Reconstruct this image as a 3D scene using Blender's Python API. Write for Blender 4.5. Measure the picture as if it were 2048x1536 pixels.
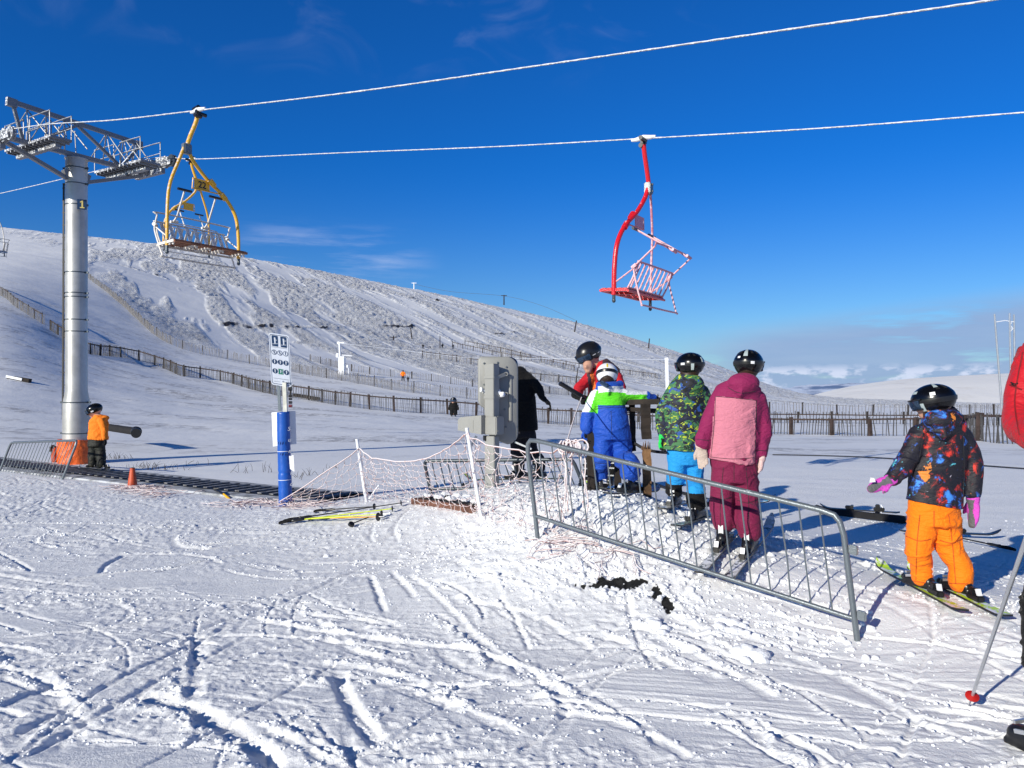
import bpy, bmesh, math, random
import numpy as np
from mathutils import Vector, Matrix, noise as mnoise
R = math.radians
for o in list(bpy.data.objects): bpy.data.objects.remove(o)
scene = bpy.context.scene
COL = scene.collection
V = Vector

# ---------------------------------------------------------------- camera
FPX, HOR, CZ = 1540.0, 780.0, 1.5            # focal length and horizon in photo pixels, eye height
cam_d = bpy.data.cameras.new("camera"); cam = bpy.data.objects.new("camera", cam_d); COL.objects.link(cam)
cam.location = (0, 0, CZ); cam.rotation_euler = (R(90), 0, 0)
cam_d.sensor_fit = 'HORIZONTAL'; cam_d.sensor_width = 36.0; cam_d.lens = 36.0*FPX/2048
cam_d.shift_y = (HOR-768)/2048; cam_d.clip_start = 0.05; cam_d.clip_end = 20000
scene.camera = cam

# ---------------------------------------------------------------- light
SUN_EL = R(21)
sdir = V((-0.66, -0.75, 0)).normalized()      # horizontal direction towards the sun
SUN = V((sdir.x*math.cos(SUN_EL), sdir.y*math.cos(SUN_EL), math.sin(SUN_EL)))
sl = bpy.data.lights.new("sun", 'SUN'); so = bpy.data.objects.new("sun", sl); COL.objects.link(so)
sl.energy = 5.0; sl.angle = R(0.5); sl.color = (1.0, 0.94, 0.80)
so.rotation_euler = (-SUN).to_track_quat('-Z', 'Y').to_euler(); so.location = (-20, -20, 20)

w = bpy.data.worlds.new("World"); scene.world = w; w.use_nodes = True
nt = w.node_tree; N = nt.nodes; L = nt.links; N.clear()
def wn(t, **k):
    n = N.new(t)
    for a, b in k.items(): setattr(n, a, b)
    return n
def mth(tree, op, a, b=None, c=None, clamp=False):
    n = tree.nodes.new('ShaderNodeMath'); n.operation = op; n.use_clamp = clamp
    for i, v in enumerate((a, b, c)):
        if v is None: continue
        if isinstance(v, (int, float)): n.inputs[i].default_value = v
        else: tree.links.new(v, n.inputs[i])
    return n.outputs[0]
def sstep(tree, x, a, b):
    n = tree.nodes.new('ShaderNodeMapRange'); n.interpolation_type = 'SMOOTHSTEP'
    tree.links.new(x, n.inputs[0]); n.inputs[1].default_value = a; n.inputs[2].default_value = b
    return n.outputs[0]
def mixc(tree, f, a, b, bt='MIX'):
    n = tree.nodes.new('ShaderNodeMix'); n.data_type = 'RGBA'; n.blend_type = bt
    for i, v in ((0, f), (6, a), (7, b)):
        if isinstance(v, (int, float)): n.inputs[i].default_value = v
        elif isinstance(v, tuple): n.inputs[i].default_value = v if len(v) == 4 else v+(1,)
        else: tree.links.new(v, n.inputs[i])
    return n.outputs[2]
sky = wn('ShaderNodeTexSky'); sky.sky_type = 'NISHITA'; sky.sun_disc = False
sky.sun_elevation = SUN_EL; sky.sun_rotation = math.atan2(sdir.x, sdir.y) % (2*math.pi)
sky.altitude = 600; sky.air_density = 1.0; sky.dust_density = 0.3; sky.ozone_density = 2.5
tc = wn('ShaderNodeTexCoord'); sep = wn('ShaderNodeSeparateXYZ'); L.new(tc.outputs['Generated'], sep.inputs[0])
az = mth(nt, 'ARCTAN2', sep.outputs[0], sep.outputs[1])
el = mth(nt, 'ARCSINE', sep.outputs[2])
# tint: the deep polarised blue of the photograph, lighter low down
lowf = sstep(nt, el, 0.30, -0.02)
tint = mixc(nt, lowf, (0.055, 0.52, 1.20), (0.50, 0.74, 0.98))
base = mixc(nt, 1.0, sky.outputs[0], tint, 'MULTIPLY')
cmb = wn('ShaderNodeCombineXYZ'); L.new(mth(nt, 'MULTIPLY', az, 5.0), cmb.inputs[0]); L.new(mth(nt, 'MULTIPLY', el, 42.0), cmb.inputs[1])
n1 = wn('ShaderNodeTexNoise'); n1.inputs['Scale'].default_value = 1.0; n1.inputs['Detail'].default_value = 7; n1.inputs['Roughness'].default_value = .6
L.new(cmb.outputs[0], n1.inputs['Vector'])
cm2 = wn('ShaderNodeCombineXYZ'); L.new(mth(nt, 'MULTIPLY', az, 26.0), cm2.inputs[0]); L.new(mth(nt, 'MULTIPLY', el, 60.0), cm2.inputs[1])
n2 = wn('ShaderNodeTexNoise'); n2.inputs['Scale'].default_value = 1.0; n2.inputs['Detail'].default_value = 6; n2.inputs['Roughness'].default_value = .55
L.new(cm2.outputs[0], n2.inputs['Vector'])
azr = sstep(nt, az, 0.17, 0.33)
elt = sstep(nt, mth(nt, 'ADD', el, mth(nt, 'MULTIPLY', az, -0.10)), 0.062, 0.020)
bank = mth(nt, 'MULTIPLY', mth(nt, 'MULTIPLY', azr, elt), sstep(nt, n1.outputs[0], 0.27, 0.46))
bank = mth(nt, 'MULTIPLY', bank, 0.88)
bankcol = mixc(nt, n1.outputs[0], (2.1, 3.3, 6.0), (3.7, 4.8, 6.9))
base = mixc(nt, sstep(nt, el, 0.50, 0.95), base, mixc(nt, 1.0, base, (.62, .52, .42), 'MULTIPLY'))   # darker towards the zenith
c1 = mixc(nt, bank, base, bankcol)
puff = mth(nt, 'MULTIPLY', sstep(nt, n2.outputs[0], 0.50, 0.62), mth(nt, 'MULTIPLY', sstep(nt, el, 0.034, 0.020), azr))
puff = mth(nt, 'MULTIPLY', puff, sstep(nt, el, -0.004, 0.008))
c2 = mixc(nt, mth(nt, 'MULTIPLY', puff, 0.75), c1, (7.2, 7.8, 9.6))
# faint wisps
wis = mth(nt, 'MULTIPLY', sstep(nt, n1.outputs[0], 0.42, 0.75), mth(nt, 'MULTIPLY', sstep(nt, el, 0.11, 0.16), sstep(nt, el, 0.22, 0.17)))
wis = mth(nt, 'MULTIPLY', wis, mth(nt, 'MULTIPLY', sstep(nt, az, -0.38, -0.28), sstep(nt, az, -0.08, -0.2)))
c3 = mixc(nt, mth(nt, 'MULTIPLY', wis, 0.55), c2, (5.5, 6.5, 9.0))
cm3 = wn('ShaderNodeCombineXYZ'); L.new(mth(nt, 'MULTIPLY', az, 9.0), cm3.inputs[0]); L.new(mth(nt, 'MULTIPLY', el, 16.0), cm3.inputs[1])
n3 = wn('ShaderNodeTexNoise'); n3.inputs['Scale'].default_value = 1.0; n3.inputs['Detail'].default_value = 6; n3.inputs['Distortion'].default_value = 1.0
L.new(cm3.outputs[0], n3.inputs['Vector'])
wi2 = mth(nt, 'MULTIPLY', sstep(nt, n3.outputs[0], 0.5, 0.85), mth(nt, 'MULTIPLY', sstep(nt, el, 0.36, 0.44), sstep(nt, az, 0.32, 0.1)))
c4 = mixc(nt, mth(nt, 'MULTIPLY', wi2, 0.16), c3, (4.5, 5.5, 8.0))
bg = wn('ShaderNodeBackground'); bg.inputs[1].default_value = 0.10
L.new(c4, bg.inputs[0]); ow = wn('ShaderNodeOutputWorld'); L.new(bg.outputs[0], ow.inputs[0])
scene.view_settings.view_transform = 'Standard'; scene.view_settings.look = 'None'
scene.view_settings.exposure = 0.06; scene.view_settings.gamma = 1.0

# ---------------------------------------------------------------- helpers
def tag(o, label=None, cat=None, group=None, kind=None):
    if label: o['label'] = label
    if cat: o['category'] = cat
    if group: o['group'] = group
    if kind: o['kind'] = kind
    return o
def empty(name, loc, rz=0.0, label=None, cat=None, group=None):
    o = bpy.data.objects.new(name, None); COL.objects.link(o); o.location = loc
    o.rotation_euler = (0, 0, rz); o.empty_display_size = .2
    return tag(o, label, cat, group)
def P(px, py, D): return V(((px-1024)/FPX*D, D, CZ+(HOR-py)/FPX*D))

def frames(pts, side=None):
    n = len(pts); T = []
    for i in range(n):
        a = pts[max(i-1, 0)]; b = pts[min(i+1, n-1)]
        t = (b-a)
        T.append(t.normalized() if t.length > 1e-9 else V((0, 0, 1)))
    ref = V(side) if side is not None else (V((1, 0, 0)) if abs(T[0].x) < .8 else V((0, 1, 0)))
    out = []
    u = (ref - T[0]*ref.dot(T[0])).normalized()
    for i in range(n):
        r = V(side) if side is not None else u
        q = r - T[i]*r.dot(T[i])
        if q.length > 1e-4: u = q.normalized()
        out.append((u.copy(), T[i].cross(u).normalized()))
    return out
def smooth_path(pts, sub=6):
    pts = [V(p) for p in pts]
    if len(pts) < 3: return pts
    out = []
    for i in range(len(pts)-1):
        p0 = pts[max(i-1, 0)]; p1 = pts[i]; p2 = pts[i+1]; p3 = pts[min(i+2, len(pts)-1)]
        for k in range(sub):
            t = k/sub
            out.append(0.5*((2*p1)+(p2-p0)*t+(2*p0-5*p1+4*p2-p3)*t*t+(3*p1-p0-3*p2+p3)*t**3))
    out.append(pts[-1]); return out
class MB:
    def __init__(s): s.v = []; s.f = []; s.m = []
    def add(s, vs, fs, mi=0):
        b = len(s.v); s.v.extend(tuple(p) for p in vs)
        for f in fs: s.f.append(tuple(b+i for i in f)); s.m.append(mi)
        return s
    def box(s, c, size, rot=None, mi=0, bev=0.0):
        c = V(c); hx, hy, hz = [q/2 for q in size]
        M = rot if rot is not None else Matrix.Identity(3)
        if bev <= 0:
            vs = [c+M@V((x*hx, y*hy, z*hz)) for z in (-1, 1) for y in (-1, 1) for x in (-1, 1)]
            s.add(vs, [(0, 2, 3, 1), (4, 5, 7, 6), (0, 1, 5, 4), (2, 6, 7, 3), (0, 4, 6, 2), (1, 3, 7, 5)], mi)
        else:
            bm = bmesh.new(); bmesh.ops.create_cube(bm, size=1)
            for v in bm.verts: v.co = V((v.co.x*size[0], v.co.y*size[1], v.co.z*size[2]))
            bmesh.ops.bevel(bm, geom=bm.edges[:], offset=bev, segments=2, affect='EDGES')
            s.addbm(bm, lambda p: c+M@p, mi)
        return s
    def addbm(s, bm, fn=lambda p: p, mi=0):
        bm.verts.index_update()
        s.add([fn(v.co) for v in bm.verts], [[v.index for v in f.verts] for f in bm.faces], mi); bm.free()
    def beam(s, a, b, wd, ht, up=(0, 0, 1), mi=0):
        a = V(a); b = V(b); t = (b-a).normalized(); u = V(up); u = (u-t*u.dot(t))
        if u.length < 1e-4: u = V((1, 0, 0))-t*t.x
        u.normalize(); sd = t.cross(u)
        M = Matrix((sd, t, u)).transposed()
        return s.box((a+b)/2, (wd, (b-a).length, ht), M, mi)
    def tube(s, pts, r, seg=8, r2=None, side=None, caps=True, mi=0):
        pts = [V(p) for p in pts]; n = len(pts)
        rr = list(r) if isinstance(r, (list, tuple)) else [r]*n
        qq = rr if r2 is None else (list(r2) if isinstance(r2, (list, tuple)) else [r2]*n)
        fr = frames(pts, side); vs = []; fs = []
        for i in range(n):
            u, w_ = fr[i]
            for k in range(seg):
                a = 2*math.pi*k/seg
                vs.append(pts[i]+u*(math.cos(a)*rr[i])+w_*(math.sin(a)*qq[i]))
        for i in range(n-1):
            for k in range(seg):
                k2 = (k+1) % seg
                fs.append((i*seg+k, i*seg+k2, (i+1)*seg+k2, (i+1)*seg+k))
        if caps:
            fs.append(tuple(range(seg-1, -1, -1))); fs.append(tuple((n-1)*seg+k for k in range(seg)))
        return s.add(vs, fs, mi)
    def cap(s, pts, r, seg=12, r2=None, side=None, mi=0):
        # closed tube with rounded ends: used as input of the voxel remesh
        pts = [V(p) for p in pts]
        rr = list(r) if isinstance(r, (list, tuple)) else [r]*len(pts)
        qq = list(rr) if r2 is None else (list(r2) if isinstance(r2, (list, tuple)) else [r2]*len(pts))
        t0 = (pts[0]-pts[1]).normalized(); t1 = (pts[-1]-pts[-2]).normalized()
        pre = []; post = []
        for a in (80, 50, 25):
            pre.append((pts[0]+t0*min(rr[0], qq[0])*math.sin(R(a)), rr[0]*math.cos(R(a)), qq[0]*math.cos(R(a))))
            post.append((pts[-1]+t1*min(rr[-1], qq[-1])*math.sin(R(a)), rr[-1]*math.cos(R(a)), qq[-1]*math.cos(R(a))))
        post.reverse()
        allp = [p[0] for p in pre]+pts+[p[0] for p in post]
        allr = [p[1] for p in pre]+rr+[p[1] for p in post]
        allq = [p[2] for p in pre]+qq+[p[2] for p in post]
        return s.tube(allp, allr, seg, allq, side, True, mi)
    def ell(s, c, r, rot=None, nu=20, nv=14, mi=0):
        c = V(c); M = rot if rot is not None else Matrix.Identity(3)
        vs = [c+M@V((0, 0, r[2]))]; fs = []
        for j in range(1, nv):
            p = math.pi*j/nv
            for i in range(nu):
                a = 2*math.pi*i/nu
                vs.append(c+M@V((r[0]*math.sin(p)*math.cos(a), r[1]*math.sin(p)*math.sin(a), r[2]*math.cos(p))))
        vs.append(c+M@V((0, 0, -r[2])))
        for i in range(nu): fs.append((0, 1+i, 1+(i+1) % nu))
        for j in range(nv-2):
            for i in range(nu):
                a = 1+j*nu+i; b = 1+j*nu+(i+1) % nu
                fs.append((a, a+nu, b+nu, b))
        e = len(vs)-1; o = 1+(nv-2)*nu
        for i in range(nu): fs.append((e, o+(i+1) % nu, o+i))
        return s.add(vs, fs, mi)
    def prism(s, poly, origin, ex, ey, ez, depth, mi=0):
        # flat outline poly [(a,b)] in plane ex,ey extruded along ez
        o = V(origin); ex = V(ex); ey = V(ey); ez = V(ez); n = len(poly)
        vs = [o+ex*a+ey*b for a, b in poly]+[o+ex*a+ey*b+ez*depth for a, b in poly]
        fs = [tuple(range(n-1, -1, -1)), tuple(range(n, 2*n))]+[(i, (i+1) % n, n+(i+1) % n, n+i) for i in range(n)]
        return s.add(vs, fs, mi)
    def build(s, name, mats, parent=None, origin=None, smooth=True, ang=40, local=False):
        if not isinstance(mats, (list, tuple)): mats = [mats]
        if parent is not None: org = V((0, 0, 0)) if local else root_loc(parent)
        else: org = V(origin) if origin is not None else V((0, 0, 0))
        me = bpy.data.meshes.new(name)
        me.from_pydata([tuple(V(p)-org) for p in s.v], [], s.f)
        for m in mats: me.materials.append(m)
        me.polygons.foreach_set('material_index', s.m)
        if smooth:
            me.polygons.foreach_set('use_smooth', [True]*len(s.f))
            me.set_sharp_from_angle(angle=R(ang))
        me.update()
        o = bpy.data.objects.new(name, me); COL.objects.link(o)
        if parent is not None: o.parent = parent
        else: o.location = org
        return o
def root_loc(o):
    while o.parent is not None: o = o.parent
    return V(o.location)
def rounded(wd, ht, r, n=5):
    out = []
    for cx, cy, a0 in ((wd/2-r, ht/2-r, 0), (-wd/2+r, ht/2-r, 90), (-wd/2+r, -ht/2+r, 180), (wd/2-r, -ht/2+r, 270)):
        for k in range(n+1):
            a = R(a0+90*k/n); out.append((cx+r*math.cos(a), cy+r*math.sin(a)))
    return out
def remeshed(mb, voxel, smooth=4, disp=None, factor=0.5):
    """union of overlapping closed pieces -> one continuous surface; returns numpy verts, faces"""
    me = bpy.data.meshes.new('tmp'); me.from_pydata(mb.v, [], mb.f); me.update()
    o = bpy.data.objects.new('tmp', me); COL.objects.link(o)
    m = o.modifiers.new('r', 'REMESH'); m.mode = 'VOXEL'; m.voxel_size = voxel; m.adaptivity = 0
    if smooth:
        q = o.modifiers.new('s', 'SMOOTH'); q.iterations = smooth; q.factor = factor
    dg = bpy.context.evaluated_depsgraph_get(); ev = o.evaluated_get(dg); em = ev.to_mesh()
    n = len(em.vertices); co = np.empty(n*3); em.vertices.foreach_get('co', co); co = co.reshape(-1, 3)
    no = np.empty(n*3); em.vertices.foreach_get('normal', no); no = no.reshape(-1, 3)
    fs = [tuple(p.vertices) for p in em.polygons]
    ev.to_mesh_clear(); bpy.data.objects.remove(o); bpy.data.meshes.remove(me)
    if disp is not None: co = co+no*disp(co, no)[:, None]
    return co, fs
def npbuild(name, co, fs, mats, parent, matfn=None):
    org = root_loc(parent); me = bpy.data.meshes.new(name)
    me.from_pydata([tuple(p) for p in (co-np.array(org))], [], fs)
    if not isinstance(mats, (list, tuple)): mats = [mats]
    for m in mats: me.materials.append(m)
    if matfn:
        for p, f in zip(me.polygons, fs):
            c = co[list(f)].mean(axis=0); p.material_index = matfn(c)
    me.polygons.foreach_set('use_smooth', [True]*len(fs)); me.update()
    o = bpy.data.objects.new(name, me); COL.objects.link(o); o.parent = parent
    return o

# numpy value noise
_rs = np.random.RandomState(7); _LAT = _rs.rand(256, 256)
def vn(x, y, seed=0):
    x = np.asarray(x, float)+seed*17.31; y = np.asarray(y, float)+seed*31.7
    xi = np.floor(x).astype(np.int64); yi = np.floor(y).astype(np.int64)
    fx = x-xi; fy = y-yi; fx = fx*fx*fx*(fx*(fx*6-15)+10); fy = fy*fy*fy*(fy*(fy*6-15)+10)
    a = _LAT[xi & 255, yi & 255]; b = _LAT[(xi+1) & 255, yi & 255]; c = _LAT[xi & 255, (yi+1) & 255]; d = _LAT[(xi+1) & 255, (yi+1) & 255]
    return (a*(1-fx)+b*fx)*(1-fy)+(c*(1-fx)+d*fx)*fy
def fbm(x, y, o=4, seed=0, g=.5):
    s = 0; a = 1; t = 0
    for k in range(o):
        ca, sa = math.cos(k*1.1), math.sin(k*1.1)
        s = s+a*(vn((x*ca-y*sa)*2**k, (x*sa+y*ca)*2**k, seed+k)-.5); t += a; a *= g
    return s/t*2
def sm(a, b, x):
    t = np.clip((x-a)/(b-a), 0, 1); return t*t*(3-2*t)
def gblur(A, sig, axis):
    r = int(3*sig)+1; k = np.exp(-.5*(np.arange(-r, r+1)/sig)**2); k /= k.sum()
    return np.apply_along_axis(lambda m: np.convolve(np.pad(m, r, mode='edge'), k, 'valid'), axis, A)

# ---------------------------------------------------------------- materials
def new_mat(name):
    m = bpy.data.materials.new(name); m.use_nodes = True; t = m.node_tree
    return m, t, t.nodes['Principled BSDF']
def noise_node(t, scale, detail=4, rough=.55, vec=None, dist=0.0):
    n = t.nodes.new('ShaderNodeTexNoise'); n.inputs['Scale'].default_value = scale
    n.inputs['Detail'].default_value = detail; n.inputs['Roughness'].default_value = rough; n.inputs['Distortion'].default_value = dist
    if vec is not None: t.links.new(vec, n.inputs['Vector'])
    return n.outputs[0]
def objco(t, scale=None):
    c = t.nodes.new('ShaderNodeTexCoord').outputs['Object']
    if scale:
        m = t.nodes.new('ShaderNodeMapping'); m.inputs['Scale'].default_value = scale
        t.links.new(c, m.inputs[0]); return m.outputs[0]
    return c
def bump(t, b, h, strength=.3, dist=.01):
    n = t.nodes.new('ShaderNodeBump'); n.inputs['Strength'].default_value = strength; n.inputs['Distance'].default_value = dist
    t.links.new(h, n.inputs['Height']); t.links.new(n.outputs[0], b.inputs['Normal']); return n
def mat(name, col, rough=.5, metal=0.0, var=.25, vscale=6, bs=0.0, bscale=60, bd=.003, spec=.5, col2=None, sheen=0.0, coat=0.0):
    m, t, b = new_mat(name)
    vec = objco(t); n = noise_node(t, vscale, 5, .6, vec)
    c2 = col2 if col2 else tuple(max(0, c*(1-var)) for c in col)
    L_ = mixc(t, sstep(t, n, .35, .65), tuple(min(1, c*(1+var*.4)) for c in col), c2)
    t.links.new(L_, b.inputs['Base Color'])
    b.inputs['Roughness'].default_value = rough; b.inputs['Metallic'].default_value = metal
    b.inputs['Specular IOR Level'].default_value = spec
    if sheen: b.inputs['Sheen Weight'].default_value = sheen
    if coat: b.inputs['Coat Weight'].default_value = coat; b.inputs['Coat Roughness'].default_value = .15
    if bs: bump(t, b, noise_node(t, bscale, 3, .6, vec), bs, bd)
    return m
def frost_mat(name, col, rough=.45, metal=0.0, amount=.5, direction=(-.3, -.6, .6), frost=(.82, .85, .9)):
    """painted or bare metal carrying rime on its windward side"""
    m, t, b = new_mat(name); vec = objco(t)
    g = t.nodes.new('ShaderNodeNewGeometry'); d = t.nodes.new('ShaderNodeVectorMath'); d.operation = 'DOT_PRODUCT'
    t.links.new(g.outputs['Normal'], d.inputs[0]); d.inputs[1].default_value = V(direction).normalized()
    n = noise_node(t, 28, 6, .7, vec)
    f = mth(t, 'ADD', mth(t, 'MULTIPLY', d.outputs['Value'], .35), n)
    f = sstep(t, f, .95-amount*.7, 1.05-amount*.7)
    t.links.new(mixc(t, f, col, frost), b.inputs['Base Color'])
    t.links.new(mth(t, 'ADD', mth(t, 'MULTIPLY', f, .5), rough*.8, clamp=True), b.inputs['Roughness'])
    t.links.new(mth(t, 'MULTIPLY', mth(t, 'SUBTRACT', 1.0, f), metal), b.inputs['Metallic'])
    bump(t, b, noise_node(t, 90, 4, .7, vec), .5, .004)
    return m
M = {}
def fabric(name, col, rough=.75, col2=None, var=.12):
    m, t, b = new_mat(name); vec = objco(t)
    n = noise_node(t, 9, 5, .6, vec)
    t.links.new(mixc(t, n, col, col2 or tuple(c*(1-var) for c in col)), b.inputs['Base Color'])
    b.inputs['Roughness'].default_value = rough; b.inputs['Specular IOR Level'].default_value = .3
    b.inputs['Sheen Weight'].default_value = .05
    v2 = objco(t, (1, 1, 2.2))
    def crease(sc, mp, dist, wdt):
        q = mth(t, 'ABSOLUTE', mth(t, 'SUBTRACT', noise_node(t, sc, 2.5, .5, mp, dist), .5)); return mth(t, 'MINIMUM', mth(t, 'MULTIPLY', q, wdt), 1.0)
    h = mth(t, 'ADD', mth(t, 'MULTIPLY', crease(5, v2, 1.6, 9), .6), mth(t, 'MULTIPLY', crease(8, objco(t, (1.6, 1.3, 2.4)), 2.2, 7), .35))
    h = mth(t, 'ADD', h, mth(t, 'MULTIPLY', noise_node(t, 34, 3, .6, vec), .2))
    bump(t, b, h, .42, .016)
    return m
M['galv'] = frost_mat('galvanised_steel', (.17, .195, .215), .42, .45, -.02)
M['galv_dark'] = frost_mat('dark_galvanised_steel', (.07, .085, .10), .45, .4, -.05)
M['tower_steel'] = mat('tower_steel', (.46, .45, .43), .42, .45, .18, 2.5, .25, 30, .002)
M['rime_steel'] = frost_mat('rimed_steel', (.20, .20, .21), .5, .4, .30)
M['rimed_paling'] = frost_mat('rimed_paling', (.13, .125, .13), .85, .0, .24, frost=(.62, .64, .68))
M['rope'] = frost_mat('frosted_rope', (.27, .28, .30), .7, .0, .50, frost=(.70, .72, .76))
M['black_rubber'] = mat('black_rubber', (.012, .012, .014), .55, bs=.3)
M['black_plastic'] = mat('black_plastic', (.010, .010, .012), .32, bs=.05)
M['black_gloss'] = mat('black_gloss', (.003, .003, .004), .22, var=.1, spec=.35, coat=.15)
M['white_plastic'] = mat('white_plastic', (.75, .76, .78), .35, var=.06)
M['yellow_paint'] = frost_mat('yellow_paint', (.80, .46, .02), .4, .0, .12)
M['yellow_frost'] = frost_mat('rimed_yellow_paint', (.74, .40, .03), .5, .0, .26, frost=(.68, .60, .55))
M['red_paint'] = frost_mat('red_paint', (.62, .012, .022), .3, .0, .02)
M['red_frost'] = frost_mat('rimed_red_paint', (.62, .22, .27), .5, .0, .46, frost=(.74, .50, .54))
M['blue_chair_paint'] = frost_mat('blue_paint', (.10, .17, .30), .5, .0, .5)
M['seat_wood'] = mat('seat_wood', (.26, .10, .045), .6, var=.5, vscale=9, bs=.4)
M['seat_red'] = frost_mat('red_seat', (.34, .03, .03), .5, .0, .15)
M['wood_dark'] = mat('dark_timber', (.022, .015, .011), .85, var=.5, vscale=7, bs=.6, bscale=40, bd=.006)
M['wood_grey'] = frost_mat('weathered_paling', (.060, .058, .060), .85, .0, .16)
M['wood_rail'] = mat('rail_timber', (.05, .032, .028), .85, var=.5, vscale=4, bs=.5)
M['wood_tan'] = mat('split_timber', (.20, .105, .045), .8, var=.6, vscale=6, bs=.6, bscale=30, bd=.008)
M['post_far'] = mat('far_post_timber', (.038, .032, .032), .9, var=.4)
M['orange_pad'] = mat('orange_padding', (.80, .13, .015), .5, var=.2, vscale=3, bs=.9, bscale=5, bd=.05)
M['cone_orange'] = mat('cone_plastic', (.50, .07, .018), .5, var=.3)
M['blue_pad'] = mat('blue_padding', (.006, .085, .42), .38, var=.12, vscale=3, bs=.25, bscale=14, bd=.01)
M['sign_white'] = mat('sign_white', (.62, .66, .74), .4, var=.05)
M['sign_navy'] = mat('sign_navy', (.008, .035, .10), .4, var=.1)
M['sign_green'] = mat('sign_green', (.0, .16, .10), .4, var=.1)
M['machine_grey'] = mat('machine_grey', (.285, .285, .27), .5, var=.06, vscale=3, bs=.06)
M['machine_dark'] = mat('machine_dark', (.10, .10, .10), .5, var=.1)
M['net'] = frost_mat('frosted_net_cord', (.45, .22, .18), .8, .0, .52, frost=(.74, .68, .70))
M['white_frost'] = mat('frosted_white', (.78, .80, .84), .7, var=.06, bs=.5, bscale=50, bd=.006)
M['snow_lump'] = mat('loose_snow', (.84, .86, .90), .8, var=.02, bs=.8, bscale=45, bd=.012)
M['skin'] = mat('skin', (.55, .30, .21), .5, var=.1)
M['hair'] = mat('brown_hair', (.035, .018, .010), .5, var=.3, bs=.5)
M['yellow_pole'] = mat('yellow_pole_paint', (.62, .72, .02), .35, var=.05)
M['orange_tape'] = mat('orange_pole_paint', (.80, .38, .02), .35, var=.05)
M['alu'] = mat('pole_aluminium', (.55, .56, .58), .3, .7, .1)
# ================================================================ terrain
_D = np.array([2, 8, 12, 16, 26, 40, 56, 80, 110, 160, 260, 400, 560, 720, 1100.])
_PX = np.array([-1500, -700, 0, 175, 350, 480, 600, 830, 1150, 1400, 1600, 2048, 3400.])
_YT = np.array([
 [924, 830, 735, 640, 555, 500, 460, 430, 405, 392],
 [924, 840, 750, 665, 580, 530, 492, 462, 438, 425],
 [924, 850, 775, 700, 625, 572, 532, 498, 468, 452],
 [924, 868, 812, 762, 705, 640, 575, 525, 490, 473],
 [924, 875, 832, 795, 750, 700, 640, 570, 517, 493],
 [924, 878, 840, 808, 770, 728, 676, 602, 540, 511],
 [924, 880, 846, 814, 780, 745, 702, 634, 565, 533],
 [924, 882, 853, 830, 798, 768, 737, 692, 615, 577],
 [924, 884, 864, 851, 828, 805, 778, 744, 680, 640],
 [924, 885, 869, 857, 838, 820, 800, 775, 738, 715],
 [924, 886, 870, 859, 843, 829, 815, 804, 797, 793],
 [924, 886, 870, 859, 844, 831, 821, 815, 811, 809],
 [924, 886, 870, 859, 844, 831, 821, 815, 811, 809.]])
_rl = _YT[:, -1:]
_YT = np.hstack([_YT, _rl+np.where(_rl < 790, 14, 4), _rl+np.where(_rl < 790, 60, 10)])
_Z = np.zeros((len(_PX), len(_D)))
for j, d in enumerate(_D):
    if j >= 3: _Z[:, j] = CZ+(HOR-_YT[:, j-3])/FPX*d
_lg = np.linspace(math.log(2), math.log(1100), 420); _pg = np.linspace(-1500, 3400, 500)
_T = np.array([np.interp(_lg, np.log(_D), row) for row in _Z])
_T = np.array([np.interp(_pg, _PX, _T[:, j]) for j in range(len(_lg))]).T
_T = gblur(gblur(_T, 6, 1), 6, 0)
def bil(T, u, v):
    u = np.clip(u, 0, T.shape[0]-1.001); v = np.clip(v, 0, T.shape[1]-1.001)
    i = u.astype(int); j = v.astype(int); a = u-i; b = v-j
    return (T[i, j]*(1-a)+T[i+1, j]*a)*(1-b)+(T[i, j+1]*(1-a)+T[i+1, j+1]*a)*b
# mound by the lift start: control heights
_cp = [(.12, 6, .36), (.6, 5.6, .27), (1.25, 5.1, .12), (1.7, 4.8, .05), (2.03, 4.5, .0), (1.6, 5.6, .30), (1.39, 6.2, .43), (.86, 6.6, .60), (.3, 7.0, .52),
       (2.55, 4.65, .20), (2.5, 5.5, .2), (2.3, 4.0, .04), (3.2, 4.2, .08), (-.2, 8.5, .42), (.2, 10, .36), (1.2, 7.0, .56), (1.0, 8.2, .48), (-.31, 7.5, .25), (-.25, 6.7, .12),
       (-1.0, 8.5, .2), (-1.78, 9.5, .10), (1.2, 10, .22), (2.2, 7.2, .12), (2.4, 9, .02), (-.9, 7.0, .02)]
for q in [(-3, 10, 0), (-3, 8, 0), (-2, 7, 0), (-1, 6, 0), (0, 5, .0), (.6, 4.4, 0), (1.2, 3.8, 0), (2, 3.4, 0), (3, 3, 0), (4.5, 4, 0), (4.3, 6, 0), (3.6, 7.5, 0), (3.5, 10, 0),
          (2.6, 12, 0), (0, 13, 0.02), (-2.4, 12, 0), (-5, 9, 0), (-5, 5, 0), (0, 2, 0), (6, 8, 0), (5, 12, 0), (-8, 12, 0), (-8, 4, 0), (8, 4, 0), (-6, 14, 0), (8, 13, 0), (1.4, 4.4, 0), (-1.2, 11.5, 0)]: _cp.append(q)
_cp = np.array(_cp); _dd = np.hypot(_cp[:, None, 0]-_cp[None, :, 0], _cp[:, None, 1]-_cp[None, :, 1])
_wt = np.linalg.solve(_dd+1e-6*np.eye(len(_cp)), _cp[:, 2])
_gx = np.linspace(-9, 9, 181); _gy = np.linspace(0, 16, 161); _GX, _GY = np.meshgrid(_gx, _gy, indexing='ij')
_Mg = np.zeros_like(_GX)
for (cx, cy, _), wgt in zip(_cp, _wt): _Mg += wgt*np.hypot(_GX-cx, _GY-cy)
_Mg = gblur(gblur(_Mg, 2.2, 0), 2.2, 1)
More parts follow.
